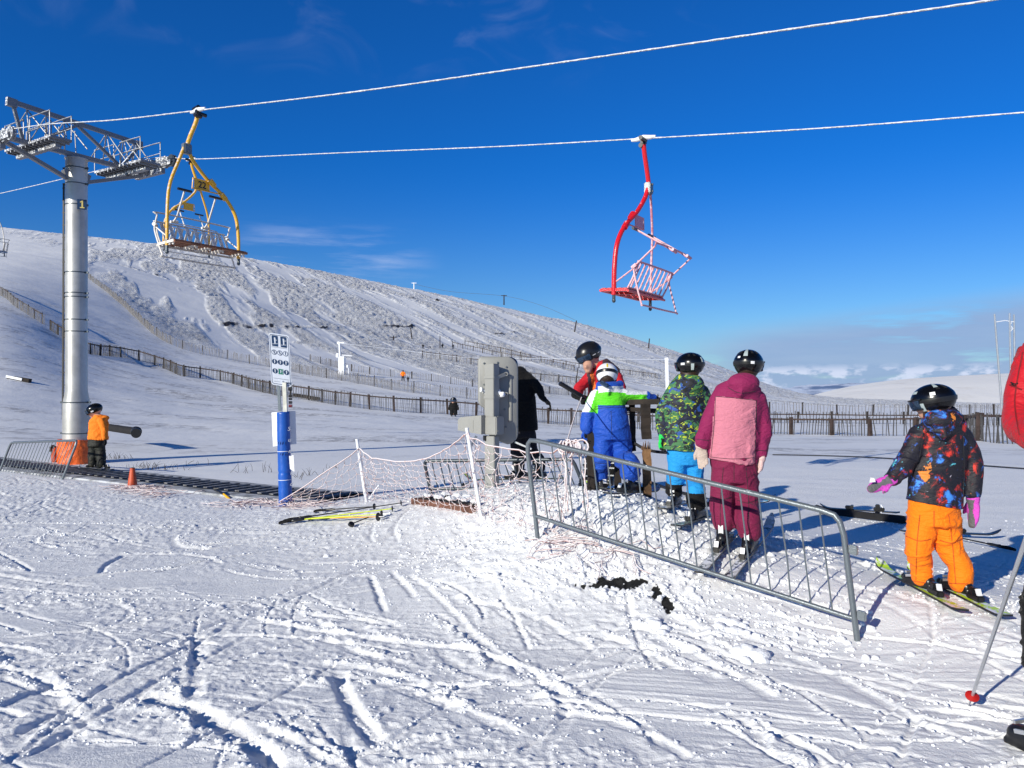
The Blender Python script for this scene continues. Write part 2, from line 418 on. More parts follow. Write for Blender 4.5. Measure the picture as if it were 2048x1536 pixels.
_Mg *= sm(0, 1, (9-abs(_GX))/2)*sm(0, 1, (15.5-_GY)/3)
def G(x, y):
    x = np.asarray(x, float); y = np.asarray(y, float)
    ys = np.maximum(y, 1.5); px = 1024+FPX*x/ys
    z = bil(_T, (px+1500)/4900*499, (np.log(np.maximum(ys, 2))-_lg[0])/(_lg[-1]-_lg[0])*419)
    m = bil(_Mg, (x+9)*10, y*10)
    z = z+np.where((abs(x) < 9) & (y > 0) & (y < 16), m, 0)
    a = sm(14, 40, y)
    z = z+a*(.16*fbm(x/14, y/9, 3, 3)+.05*fbm(x/3, y/3, 2, 5))
    z = z+sm(90, 260, y)*1.6*fbm(x/60, y/60, 3, 9)*sm(1700, 1300, px)
    return z
def gz(x, y): return float(G(x, y))
def hit(px, py):
    Ds = np.exp(np.linspace(math.log(2.2), math.log(900), 5000))
    zr = CZ+(HOR-py)/FPX*Ds; zg = G((px-1024)/FPX*Ds, Ds)
    k = np.where(zr <= zg)[0]
    if len(k) == 0: D = Ds[-1]
    else: D = Ds[k[0]]
    x = (px-1024)/FPX*D
    return V((x, D, gz(x, D)))

# -- fine relief of the trampled snow, rastered at 8 mm
S_ = .008; X0, X1, Y0, Y1 = -9.2, 9.2, 1.9, 16.0
rx = np.arange(X0, X1, S_); ry = np.arange(Y0, Y1, S_); RX, RY = np.meshgrid(rx, ry, indexing='ij')
RX = RX.astype(np.float32); RY = RY.astype(np.float32)
DET = np.zeros(RX.shape, np.float32)
rnd = random.Random(5)
rough_mask = (sm(-.05, .30, fbm(RX/1.6, RY/1.1, 3, 21))).astype(np.float32)
wx = fbm(RX/.9, RY/.9, 2, 31)*.35; wy = fbm(RX/.9, RY/.9, 2, 37)*.35
u_ = (RX+wx)*.80+(RY+wy)*.60; v_ = -(RX+wx)*.60+(RY+wy)*.80
DET += (.009*fbm(u_/.6, v_/.14, 4, 41)).astype(np.float32)
DET += (.020*fbm(RX/1.3, RY/1.3, 3, 43)).astype(np.float32)
rough_mask = np.maximum(rough_mask, (sm(5.8, 8, RY)*(.55+.45*sm(-.3, .3, fbm(RX/.8, RY/.6, 2, 23)))).astype(np.float32)*1.5)
lump = fbm(RX/.055, RY/.055, 3, 51, .6)
DET += (np.clip(lump-.06, 0, 1)*.015*(.04+rough_mask)).astype(np.float32)
DET += (.0045*fbm(RX/.038, RY/.038, 2, 57)*(.15+rough_mask)).astype(np.float32)
edge_n = (fbm(RX/.16, RY/.16, 3, 61)*.6).astype(np.float32)
crumb = (np.clip(fbm(RX/.040, RY/.040, 3, 67, .5)+.2, 0, 1)*2.2+.25+.9*fbm(RX/.3, RY/.3, 2, 69)).astype(np.float32)
stri = sm(.0, .3, fbm(RX/.8, RY/.8, 2, 63)); DET += (.0045*fbm((RX*.97-RY*.24)/1.6, (RX*.24+RY*.97)/.022, 2, 65)*stri).astype(np.float32)
BERMS = []
def arc_stroke(x0, y0, x1, y1, bend, w_, depth, berm, bside, lumpy=.5, wob=.02):
    """groove (depth<0 carves) along an arc through two points with a berm on one side"""
    mx, my = (x0+x1)/2, (y0+y1)/2; dx, dy = x1-x0, y1-y0; Ln = math.hypot(dx, dy)
    BERMS.append((x0, y0, x1, y1, bend, w_, berm, bside))
    if Ln < .05: return
    ux, uy = dx/Ln, dy/Ln; nx, ny = -uy, ux; pad = w_*6+abs(bend)+.05
    ax0, ax1 = min(x0, x1)-pad, max(x0, x1)+pad; ay0, ay1 = min(y0, y1)-pad, max(y0, y1)+pad
    i0 = max(0, int((ax0-X0)/S_)); i1 = min(len(rx), int((ax1-X0)/S_)+1); j0 = max(0, int((ay0-Y0)/S_)); j1 = min(len(ry), int((ay1-Y0)/S_)+1)
    if i1 <= i0 or j1 <= j0: return
    sx = RX[i0:i1, j0:j1]; sy = RY[i0:i1, j0:j1]; en = edge_n[i0:i1, j0:j1]; cr = crumb[i0:i1, j0:j1]
    t = ((sx-x0)*ux+(sy-y0)*uy)/Ln; d = (sx-mx)*nx+(sy-my)*ny-bend*(1-(2*t-1)**2)+en*wob
    ends = sm(-.02, .10, t)*sm(1.02, .90, t)
    g = -depth*np.exp(-(d/w_)**4)*ends
    dl = d*bside-w_*1.15
    b = berm*np.exp(-np.where(dl < 0, (dl/(w_*.38))**2, (dl/(w_*1.35))**2))*ends*(1-lumpy+lumpy*cr)*.27
    DET[i0:i1, j0:j1] += (g+np.clip(b, 0, None)).astype(np.float32)
def stroke_px(a, b, bend, w_, depth, berm, bside, **k):
    p = hit(*a); q = hit(*b); arc_stroke(p.x, p.y, q.x, q.y, bend, w_, depth, berm, bside, **k)
# random ski tracks: main travel goes from the left towards the queue on the right, with side-slips across it
for k in range(430):
    y = 2.2+13*rnd.random()**1.4; x = rnd.uniform(-1, 1)*(.8*y+1)
    fam = rnd.random()
    if fam < .45: a = rnd.gauss(R(28), .30)
    elif fam < .75: a = rnd.gauss(R(-38), .28)
    else: a = rnd.uniform(0, math.pi)
    Ln = rnd.uniform(.5, 2.6); w_ = rnd.uniform(.010, .024); dp = rnd.uniform(.005, .014); be = rnd.uniform(-.22, .22)*Ln*.6
    dx, dy = math.cos(a)*Ln/2, math.sin(a)*Ln/2; sd = rnd.choice((-1, 1)); bm_ = rnd.uniform(.006, .024)
    arc_stroke(x-dx, y-dy, x+dx, y+dy, be, w_, dp, bm_, sd)
    if rnd.random() < .5:
        o_ = rnd.uniform(.14, .24); arc_stroke(x-dx-math.sin(a)*o_, y-dy+math.cos(a)*o_, x+dx-math.sin(a)*o_, y+dy+math.cos(a)*o_, be, w_, dp*.8, bm_*.8, sd)
for k in range(120):        # pushed-up berms of side-slipping
    y = 2.3+9*rnd.random()**1.2; x = rnd.uniform(-1, 1)*(.75*y+.5); a = rnd.gauss(R(-52), .30); Ln = rnd.uniform(.4, 1.3)
    dx, dy = math.cos(a)*Ln/2, math.sin(a)*Ln/2
    arc_stroke(x-dx, y-dy, x+dx, y+dy, rnd.uniform(-.2, .2)*Ln, rnd.uniform(.022, .055), rnd.uniform(.003, .010), rnd.uniform(.014, .036), rnd.choice((-1, 1, 1)), lumpy=.9, wob=.05)
# the ones that read in the photograph
for a in [((262, 1390), (560, 1545), .10, .10, .050, .055, -1), ((680, 1340), (760, 1490), -.04, .07, .045, .03, 1), ((480, 1235), (960, 1300), -.05, .05, .012, .05, 1),
          ((640, 1270), (830, 1330), -.05, .05, .01, .045, 1), ((20, 1535), (500, 1270), 0.02, .04, .03, .012, 1), ((0, 1490), (470, 1245), .02, .04, .026, .012, 1),
          ((470, 1250), (760, 1120), .02, .04, .02, .01, -1), ((0, 1420), (120, 1360), 0, .06, .03, .03, 1), ((740, 1150), (770, 1225), .0, .04, .03, .02, 1),
          ((860, 1160), (970, 1240), .08, .035, .02, .03, -1), ((780, 1140), (830, 1195), .0, .04, .02, .03, 1), ((200, 1150), (250, 1110), .04, .04, .03, .015, 1),
          ((350, 1180), (470, 1225), .03, .03, .004, .03, -1), ((700, 1350), (1060, 1480), .05, .06, .01, .05, 1), ((900, 1290), (1150, 1400), .08, .05, .02, .045, 1),
          ((1000, 1190), (1040, 1250), .0, .03, .015, .03, -1), ((1030, 1240), (1060, 1300), .0, .03, .02, .02, 1), ((1180, 1260), (1370, 1340), .03, .05, .012, .05, 1),
          ((1240, 1240), (1560, 1400), .06, .07, .012, .055, 1), ((1350, 1390), (1650, 1520), .05, .05, .012, .04, -1), ((1100, 1420), (1400, 1530), .1, .05, .014, .035, 1),
          ((1560, 1300), (1900, 1480), .05, .06, .01, .04, 1), ((420, 1480), (560, 1530), .06, .06, .02, .03, 1), ((1130, 1100), (1560, 1300), -.04, .05, .004, .03, -1)]:
    stroke_px(a[0], a[1], a[2], a[3]*.58, a[4]*.55, a[5]*.65, a[6], lumpy=.55, wob=.022)
# conveyor corridor and other places kept smoother
BELT_A = hit(-60, 920.5); BELT_B = hit(692, 996); bd = (BELT_B-BELT_A); bd.z = 0; BL = bd.length; bd.normalize(); bn = V((-bd.y, bd.x, 0))
tt = (RX-BELT_A.x)*bd.x+(RY-BELT_A.y)*bd.y; dd = (RX-BELT_A.x)*bn.x+(RY-BELT_A.y)*bn.y
flat = sm(.55, 1.1, abs(dd+.0))+sm(BL, BL+.4, tt)*1.0; flat = np.clip(flat, 0, 1)
far_side = sm(.2, .9, dd)*.93                                  # untouched snow beyond the carpet
beyond = sm(10.6, 12.0, RY)*sm(-2.5, -1.5, RX)*.25
DET *= (np.clip(flat, 0, 1)*(1-far_side)*(1-beyond)).astype(np.float32)
DET += (.012*fbm(RX/.9, RY/.5, 3, 71)*far_side).astype(np.float32)
mound_r = np.exp(-(((RX-.7)/1.5)**2+((RY-6.9)/1.7)**2)**2)
DET += ((np.clip(fbm(RX/.09, RY/.09, 4, 81, .65), -.4, 1)*.030+np.clip(fbm(RX/.05, RY/.05, 2, 83), 0, 1)*.012)*mound_r).astype(np.float32)
DET -= (.02*np.exp(-(dd/.5)**4)*(1-sm(BL-.1, BL+.3, tt))).astype(np.float32)
def detail(x, y):
    u = (x-X0)/S_; v = (y-Y0)/S_; ok = (x > X0+.1) & (x < X1-.1) & (y > Y0+.05) & (y < Y1-.1)
    fade = sm(0, 1.0, np.minimum(x-X0, X1-x))*sm(0, .1, y-Y0)*sm(0, 1.5, Y1-y)
    return np.where(ok, bil(DET, np.clip(u, 0, 1e6), np.clip(v, 0, 1e6)), 0)*np.clip(fade, 0, 1)
# bare mat showing through in front of the barrier
bare_blobs = [(hit(1222, 1166), .18, .065), (hit(1262, 1169), .12, .06), (hit(1312, 1188), .045, .09), (hit(1333, 1208), .035, .10)]
def bare_mask(x, y):
    m = np.zeros_like(x); nn = fbm(x/.045, y/.045, 5, 91, .7)*1.25
    for c, a, b in bare_blobs: m = np.maximum(m, 1-np.sqrt(((x-c.x)/a)**2+((y-c.y)/b)**2)+nn*.8)
    return sm(.05, .25, m)

# fence and path lines that also divide smooth piste from heather
FEN2 = [(176, 556), (215, 585), (255, 620), (300, 662), (345, 690), (400, 708), (470, 722), (560, 738), (640, 754), (720, 768), (800, 782), (880, 792), (960, 800)]
f2 = [hit(*p) for p in FEN2]
_f2px = np.array([-1500, 0]+[p[0] for p in FEN2]+[1100, 1400, 3400.]); _f2d = np.array([420, 330]+[p.y for p in f2]+[f2[-1].y+10, 150, 160.])
def heather(x, y):
    px = 1024+FPX*x/np.maximum(y, 2)
    d2 = np.interp(px, _f2px, _f2d); a = sm(1.0, 1.35, y/d2*(1+.15*fbm(x/25, y/40, 3, 101)))
    up = (x*.9+y*.15)
    st = fbm((x*.9+y*.43)/11, (x*.43-y*.9)/120, 4, 103, .7)                           # drifts running down the slope
    sgn = sm(-.22, .10, st)
    left = sm(-40, 420, px+80*fbm(x/40, y/40, 2, 107))
    h = np.clip(a*sgn*(.25+.75*left), 0, 1)
    for pl, wd in DITCH:
        Dl = np.interp(px, pl[:, 0], pl[:, 1]); e = sm(pl[0, 0], pl[0, 0]+25, px)*sm(pl[-1, 0], pl[-1, 0]-25, px)
        g_ = np.exp(-((y-Dl-wd*.6*fbm(px/30, y*0, 2, 133)*1.6)/wd)**2)*e
        h = h+np.where(g_ > .3, 1.0, g_)*g_*sm(-.35, .2, fbm(px/22, px*0, 3, int(pl[0, 0])))*1.05
    return h
DITCH = [(np.array([(x, hit(x, y).y) for x, y in pp]), wd) for pp, wd in (
    ([(360, 636), (420, 645), (500, 652), (580, 655), (640, 656), (740, 654), (830, 653), (900, 650)], 3.2), ([(575, 684), (620, 689)], 2.0), ([(505, 679), (520, 683)], 1.5),
    ([(800, 596), (850, 600), (895, 604)], 7.0), ([(950, 673), (1010, 667), (1075, 663)], 3.0), ([(230, 525), (330, 556), (420, 590)], 3.0))]

# ---- fan shaped grid
s_in = np.linspace(-.70, .70, 1060); s_out = np.array([.73, .78, .86, 1.0, 1.2, 1.5, 2.0, 3.0])
ss = np.concatenate([-s_out[::-1], s_in, s_out])
yy_near = 1/np.linspace(1/2.35, 1/16., 780); yy_far = np.exp(np.linspace(math.log(16), math.log(1050), 470))[1:]
yy = np.concatenate([np.array([-1.5, -.5, .6, 1.4, 2.0]), yy_near, yy_far]); NB = 5+780+200      # rows up to NB are the near ground
def sheet(rows, name, material):
    ysub = yy[rows[0]:rows[1]]; A, B = np.meshgrid(ysub, ss, indexing='ij')
    X = B*(A+2.0); Y = A; Z = G(X, np.maximum(Y, 2))+detail(X, Y)
    h = heather(X, Y)*sm(60, 110, Y) if rows[0] > 0 else X*0
    bump_ = h*sm(60, 140, Y)*np.minimum(.0020*Y, .9)*np.clip(fbm(X/1.4, Y/2.4, 3, 111, .65)+.15, -.3, 1)*1.0
    Z = Z+bump_
    bare = bare_mask(X, Y)*(Y < 8); Z = Z-bare*.015
    nr, nc = X.shape; co = np.stack([X, Y, Z], -1).reshape(-1, 3).astype(np.float32)
    i = np.arange(nr-1)[:, None]*nc+np.arange(nc-1)[None, :]
    q = np.stack([i, i+1, i+nc+1, i+nc], -1).reshape(-1, 4).astype(np.int32)
    me = bpy.data.meshes.new(name); me.vertices.add(len(co)); me.vertices.foreach_set('co', co.ravel())
    me.loops.add(q.size); me.loops.foreach_set('vertex_index', q.ravel()); me.polygons.add(len(q))
    me.polygons.foreach_set('loop_start', np.arange(0, q.size, 4, dtype=np.int32)); me.polygons.foreach_set('loop_total', np.full(len(q), 4, np.int32))
    me.update(calc_edges=True)
    me.polygons.foreach_set('use_smooth', np.ones(len(q), bool))
    for nm, arr in (('heather', h), ('bare', bare)):
        at = me.attributes.new(nm, 'FLOAT', 'POINT'); at.data.foreach_set('value', arr.ravel().astype(np.float32))
    me.materials.append(material)
    o = bpy.data.objects.new(name, me); COL.objects.link(o); tag(o, kind='structure'); return o

def snow_material():
    m, t, b = new_mat('snow'); vec = objco(t)
    g = t.nodes.new('ShaderNodeNewGeometry'); sp = t.nodes.new('ShaderNodeSeparateXYZ'); t.links.new(g.outputs['Position'], sp.inputs[0])
    Yp = sp.outputs[1]
    big = noise_node(t, .8, 4, .5, vec)
    col = mixc(t, big, (.82, .83, .85), (.86, .865, .875))
    # wind-scoured stubble showing through the thin cover in the middle distance
    sv = objco(t, (.10, .26, 1)); st = noise_node(t, 1.0, 6, .68, sv)
    fine = noise_node(t, 2.6, 5, .75, objco(t, (.8, .45, 1)))
    midm = mth(t, 'MULTIPLY', sstep(t, Yp, 15, 22), sstep(t, Yp, 150, 80))
    gr = mth(t, 'MULTIPLY', mth(t, 'MULTIPLY', sstep(t, st, .47, .62), sstep(t, fine, .43, .58)), midm)
    col = mixc(t, mth(t, 'MULTIPLY', gr, .62), col, (.20, .185, .18))
    at = t.nodes.new('ShaderNodeAttribute'); at.attribute_name = 'heather'; h = at.outputs['Fac']
    hv = noise_node(t, 2.4, 5, .80, objco(t, (1.0, .45, 1)), .6); hv2 = noise_node(t, .12, 5, .7, objco(t, (1.6, .5, 1)))
    sum_ = mth(t, 'ADD', mth(t, 'MULTIPLY', hv, .75), mth(t, 'MULTIPLY', hv2, .35))
    cx = t.nodes.new('ShaderNodeCombineXYZ')
    t.links.new(mth(t, 'MULTIPLY', mth(t, 'ADD', mth(t, 'MULTIPLY', sp.outputs[0], .9), mth(t, 'MULTIPLY', Yp, .43)), .13), cx.inputs[0])
    t.links.new(mth(t, 'MULTIPLY', mth(t, 'SUBTRACT', mth(t, 'MULTIPLY', sp.outputs[0], .43), mth(t, 'MULTIPLY', Yp, .9)), .012), cx.inputs[1])
    drift = sstep(t, noise_node(t, 1.0, 5, .62, cx.outputs[0]), .62, .42)
    hm = mth(t, 'MULTIPLY', mth(t, 'MULTIPLY', sstep(t, sum_, .53, .63), h), mth(t, 'ADD', mth(t, 'MULTIPLY', drift, .8), .2))
    col = mixc(t, mth(t, 'MULTIPLY', hm, .60, clamp=True), col, (.15, .14, .15))
    col = mixc(t, sstep(t, h, 1.15, 1.7), col, (.045, .04, .045))
    ab = t.nodes.new('ShaderNodeAttribute'); ab.attribute_name = 'bare'; bf = sstep(t, ab.outputs['Fac'], .35, .6)
    col = mixc(t, bf, col, (.012, .012, .012))
    t.links.new(col, b.inputs['Base Color'])
    b.inputs['Roughness'].default_value = .62; b.inputs['Specular IOR Level'].default_value = .35
    near = sstep(t, Yp, 26, 9)
    gran = mth(t, 'ADD', mth(t, 'MULTIPLY', noise_node(t, 55, 4, .65, vec), .55), mth(t, 'MULTIPLY', noise_node(t, 160, 3, .6, vec), .25))
    mid = mth(t, 'MULTIPLY', noise_node(t, 1.2, 7, .68, objco(t, (1, .6, 1))), mth(t, 'MULTIPLY', sstep(t, Yp, 12, 30), 5.0))
    hb = mth(t, 'MULTIPLY', mth(t, 'MULTIPLY', hv, h), 90.0)
    hgt = mth(t, 'ADD', mth(t, 'ADD', mth(t, 'MULTIPLY', gran, near), mid), hb)
    bump(t, b, hgt, .85, .012)
    return m
M['snow'] = snow_material()
ground = sheet((0, NB), 'ground', M['snow'])
hill = sheet((NB-1, len(yy)), 'hill', M['snow'])

# far hills as their own solid ridges
def ridge(name, prof, D0, D1, D2, ybase, material, amp, seed):
    px0, px1 = prof[0][0], prof[-1][0]; nx_, ny_ = 260, 70
    xs = np.linspace(px0, px1, nx_); top = np.interp(xs, [p[0] for p in prof], [p[1] for p in prof]); top = gblur(top[None, :], 5, 1)[0]
    vs = []; fs = []
    for j in range(ny_):
        f = j/(ny_-1)
        for i in range(nx_):
            if f <= .7:
                g_ = f/.7; D = D0+(D1-D0)*g_; s_ = 1-(1-g_)**1.7
                zt = CZ+(HOR-top[i])/FPX*D1; zb = CZ+(HOR-ybase)/FPX*D0; z = zb+(zt-zb)*s_
            else:
                g_ = (f-.7)/.3; D = D1+(D2-D1)*g_; zt = CZ+(HOR-top[i])/FPX*D1; z = zt-g_*g_*(zt+40)
            x = (xs[i]-1024)/FPX*D
            z += amp*float(fbm(x/220., D/220., 4, seed))*min(1, f*4)
            vs.append((x, D, z))
    for j in range(ny_-1):
        for i in range(nx_-1):
            a = j*nx_+i; fs.append((a, a+1, a+nx_+1, a+nx_))
    mb = MB(); mb.add(vs, fs); o = mb.build(name, material, smooth=True, ang=180); return tag(o, kind='structure')
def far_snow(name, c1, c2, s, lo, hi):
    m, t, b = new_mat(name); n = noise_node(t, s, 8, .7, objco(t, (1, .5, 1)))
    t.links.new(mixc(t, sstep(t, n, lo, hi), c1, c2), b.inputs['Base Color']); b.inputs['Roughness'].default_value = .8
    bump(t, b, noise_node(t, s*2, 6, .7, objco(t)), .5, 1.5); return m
ridge('far_hill', [(1330, 830), (1560, 812), (1610, 792), (1660, 779), (1720, 768), (1780, 760), (1850, 756), (1930, 751), (2048, 746), (2300, 738), (2800, 735), (3400, 750)], 640, 1050, 1600, 818,
      far_snow('far_snow', (.88, .87, .85), (.66, .63, .59), .035, .50, .80), 3, 201)
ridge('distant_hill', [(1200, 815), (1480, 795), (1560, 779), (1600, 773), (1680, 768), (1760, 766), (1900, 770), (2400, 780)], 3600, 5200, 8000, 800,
      far_snow('blue_shaded_snow', (.62, .70, .85), (.13, .20, .36), .0030, .44, .60), 22, 207)  # blue of the slope lying in shade is put into the snow colour
# ================================================================ chairlift
LD = V((.844, -.536, 0)); LN = V((.536, .844, 0))            # direction of the ropes, direction across them
T0 = V((-8.88, 15.7, 0)); T0.z = gz(T0.x, T0.y)
A1 = T0-LN*1.6; A2 = T0+LN*1.6                                 # near and far rope line in plan
def on_rope(A, px, py):
    k = (px-1024)/FPX; t = (k*A.y-A.x)/(LD.x-k*LD.y); q = A+LD*t
    return V((q.x, q.y, CZ+(HOR-py)/FPX*q.y))
def rope(pts, r, label):
    pp = smooth_path(pts, 10); mb = MB(); fine = []
    for i in range(len(pp)-1):
        n = max(1, int((pp[i+1]-pp[i]).length/.05))
        for k in range(n): fine.append(pp[i].lerp(pp[i+1], k/n))
    fine.append(pp[-1])
    rr = [r*(1+.16*math.sin(i*1.9)+.12*rnd.uniform(-1, 1)) for i in range(len(fine))]
    mb.tube(fine, rr, 8); o = mb.build('haul_rope', M['rope'], origin=pts[0]); return tag(o, label, 'lift rope', 'haul ropes of the chairlift')
zA1 = on_rope(A1, -21, 268).z; zA2 = on_rope(A2, 300, 321).z
def pA(A, z, t): return V((A.x+LD.x*t, A.y+LD.y*t, z))
n_pts = [on_rope(A1, x, y) for x, y in ((60, 253), (230, 240), (395, 221), (700, 185), (1100, 128), (1500, 70), (2000, -2), (2500, -80))]
rope([pA(A1, zA1-.45, -6.5), pA(A1, zA1-.02, -.9)]+n_pts, .0092, 'nearer frosted haul rope climbing to the top right corner, carrying yellow chair 22')
f_pts = [on_rope(A2, x, y) for x, y in ((400, 318), (700, 305), (1000, 293), (1288, 277), (1650, 256), (2048, 225), (2500, 190))]
rope([on_rope(A2, x, y) for x, y in ((-120, 412), (0, 387), (130, 357), (240, 331))]+[pA(A2, zA2, .45)]+f_pts, .0092, 'farther frosted steel haul rope over the outer sheaves, carrying the red chair')

# ---- tower
tw = empty('chairlift_tower', T0, label='round steel chairlift tower number 1 with lattice crossarm and orange padded foot', cat='lift tower')
def tp(a, b, z): return V((T0.x+LN.x*a+LD.x*b, T0.y+LN.y*a+LD.y*b, z))     # a across the line, b along it
zt = CZ+(HOR-320)/FPX*T0.y
mb = MB(); prof = [(.255, T0.z-.3), (.255, .95), (.25, 1.02), (.25, 1.22), (.205, 1.48), (.202, zt)]
pts = [V((T0.x, T0.y, z)) for r, z in prof]; mb.tube(pts, [r for r, z in prof], 40)
mb.tube([V((T0.x, T0.y, zt-.005)), V((T0.x, T0.y, zt+.02))], .215, 32)
mb.build('pole', M['tower_steel'], tw, ang=30)
for z in (zt-.18, zt-.50, zt-.93, zt-2.30, zt-2.72, zt-2.80, zt-3.26, zt-3.50, 1.25, .62):
    mb = MB(); r = .208 if z > 1.4 else .258
    mb.tube([V((T0.x, T0.y, z-.010)), V((T0.x, T0.y, z+.010))], r, 32)
    for s_ in (1, -1): mb.box(V((T0.x+s_*(r+.02), T0.y-.03, z)), (.06, .03, .035))
    mb.build('band', M['galv_dark'], tw)
mb = MB(); lx = T0.x-.245; ly = T0.y-.06
mb.beam((lx, ly, .9), (lx+.02, ly, zt-.5), .022, .03, up=(1, 0, 0))
for k in range(20): mb.box((lx+.03, ly, 1.1+k*.25), (.075, .015, .018))
mb.build('ladder_rail', M['black_rubber'], tw)
# orange padding, wrapped and creased
def pad_disp(co, no):
    a = np.arctan2(co[:, 1]-T0.y, co[:, 0]-T0.x)
    return .020*fbm(a*2.0+co[:, 2]*2.2, co[:, 2]*4-a*1.5, 3, 5)+.012*np.abs(fbm(a*3.2+co[:, 2]*5, co[:, 2]*2, 3, 9))
mb = MB(); zb = T0.z-.12; ht_ = .60
mb.tube([V((T0.x+.0, T0.y, zb)), V((T0.x, T0.y, zb+ht_*.5)), V((T0.x, T0.y, zb+ht_))], [.35, .345, .335], 32)
co, fs = remeshed(mb, .022, 3, pad_disp); npbuild('padding', co, fs, M['orange_pad'], tw)
mb = MB(); mb.box(V((T0.x-.36, T0.y-.10, T0.z+.18)), (.10, .2, .30), bev=.02)
mb.build('ground_bracket', M['cone_orange'], tw)
mb = MB(); mb.box(V((T0.x-.40, T0.y-.13, T0.z+.30)), (.08, .18, .16), bev=.03); mb.build('foot_opening', M['black_rubber'], tw)
# number plate
pc = P(164, 409, T0.y-.24); mb = MB(); ex = V((.92, .38, 0)).normalized(); ez = V((0, 0, 1)); en_ = ex.cross(ez)
rot = Matrix((ex, ez.cross(ex), ez)).transposed()
mb.box(pc, (.17, .018, .20), rot, bev=.004); pl = mb.build('number_plate', M['sign_navy'], tw)
def text_mesh(name, body, size, center, ex, ez, material, parent, extr=.002, shear=0.0, spacing=1.0):
    cu = bpy.data.curves.new('t', 'FONT'); cu.body = body; cu.size = size; cu.extrude = extr; cu.align_x = 'CENTER'; cu.align_y = 'CENTER'; cu.shear = shear; cu.space_character = spacing
    cu.offset = size*.012
    o = bpy.data.objects.new('t', cu); COL.objects.link(o); dg = bpy.context.evaluated_depsgraph_get()
    me = bpy.data.meshes.new_from_object(o.evaluated_get(dg)); bpy.data.objects.remove(o)
    ex = V(ex).normalized(); ez = V(ez).normalized(); ny = ex.cross(ez)
    Mx = Matrix((ex, ez, ny)).transposed().to_4x4(); Mx.translation = V(center)-root_loc(parent)
    me.transform(Mx); me.materials.clear(); me.materials.append(material); me.name = name
    r = bpy.data.objects.new(name, me); COL.objects.link(r); r.parent = parent; return r
M['gold'] = mat('plate_gold', (.65, .52, .16), .5)
mb = MB(); g1_ = [(-.035, -.075), (.045, -.075), (.045, -.055), (.020, -.055), (.020, .075), (.0, .075), (-.035, .050), (-.035, .030), (-.008, .045), (-.008, -.055), (-.035, -.055)]
mb.prism([(a, b) for a, b in g1_], pc-ez.cross(ex)*.010, ex, ez, ez.cross(ex), -.004); mb.build('digit', M['gold'], pl, smooth=False)
# crossarm, braces, walkways
mb = MB(); za = zt+.10
mb.beam(tp(-1.5, 0, za+.0), tp(1.5, 0, za-.02), .09, .085)
mb.build('crossarm', M['rime_steel'], tw)
for s_, za_ in ((-1, za-.02), (1, za-.05)):
    mb = MB(); mb.beam(tp(s_*.18, 0, zt-.42), tp(s_*1.42, 0, za_-.04), .085, .07)
    mb.beam(tp(s_*.16, 0, zt-.42), tp(s_*.22, 0, zt-.25), .12, .12); mb.build('brace', M['rime_steel'], tw)
zr = 6.90
mb = MB(); mb.beam(tp(-1.29, 0, zr+.10), tp(1.40, 0, zr-.02), .05, .09); mb.beam(tp(-1.31, 0, zr+.08), tp(-1.13, 0, zr+.07), .08, .16); mb.beam(tp(1.28, 0, zr-.05), tp(1.42, 0, zr-.05), .08, .18)
mb.build('rescue_beam', M['rime_steel'], tw)
mb = MB()
for a0, z0, a1, z1 in ((-1.20, zr+.06, -1.02, za+.02), (.02, zr+.0, -.85, za+.02), (.02, zr+.0, .92, za), (1.36, zr-.06, .95, za)):
    mb.beam(tp(a0, 0, z0), tp(a1, 0, z1), .055, .055)
mb.build('strut', M['rime_steel'], tw)
mb = MB()
for a in (-.95, -.60, -.25, .62, 1.0, 1.25):
    for b in (-.42, .42):
        mb.tube([tp(a, 0, zr+.03), tp(a+(.24 if a < 0 else .16), b, za+.05)], .013, 6)
        mb.tube([tp(a, 0, zr), tp(a-.15, b, za+.05)], .011, 6)
for a in (-.22, .10): mb.tube([tp(a, -.25, zr-.05), tp(a+.03, -.25, za)], .011, 6)
mb.build('lattice', M['rime_steel'], tw)
for s_, a0, a1, za_ in ((-1, -.55, -.95, za-.04), (1, .85, 1.30, za-.04)):
    mb = MB(); am = (a0+a1)/2
    c = tp(am, .0, za_); rotm = Matrix((LN, LD, V((0, 0, 1)))).transposed()
    mb.box(c+V((0, 0, .02)), (abs(a1-a0), 1.75, .045), rotm)
    for k in range(12): mb.box(c+LD*(-.8+k*.145)-V((0, 0, .02)), (abs(a1-a0)-.02, .02, .05), rotm)
    mb.box(c-V((0, 0, .08)), (.09, 1.5, .08), rotm)
    mb.build('walkway', M['rime_steel'], tw)
    mb = MB()
    for q0, q1 in ((-.85, -.12), (.12, .85)):
        for aa in (a0, a1):
            lo = tp(aa, q0, za_+.04); hi = tp(aa, q1, za_+.04); h_ = V((0, 0, .46))
            mb.tube(smooth_path([lo, lo+h_*.92, lo+h_+LD*.06, hi+h_-LD*.06, hi+h_*.92, hi], 4), .011, 6)
            mb.tube([lo+h_*.5, hi+h_*.5], .009, 6)
    mb.build('railing', M['rime_steel'], tw)
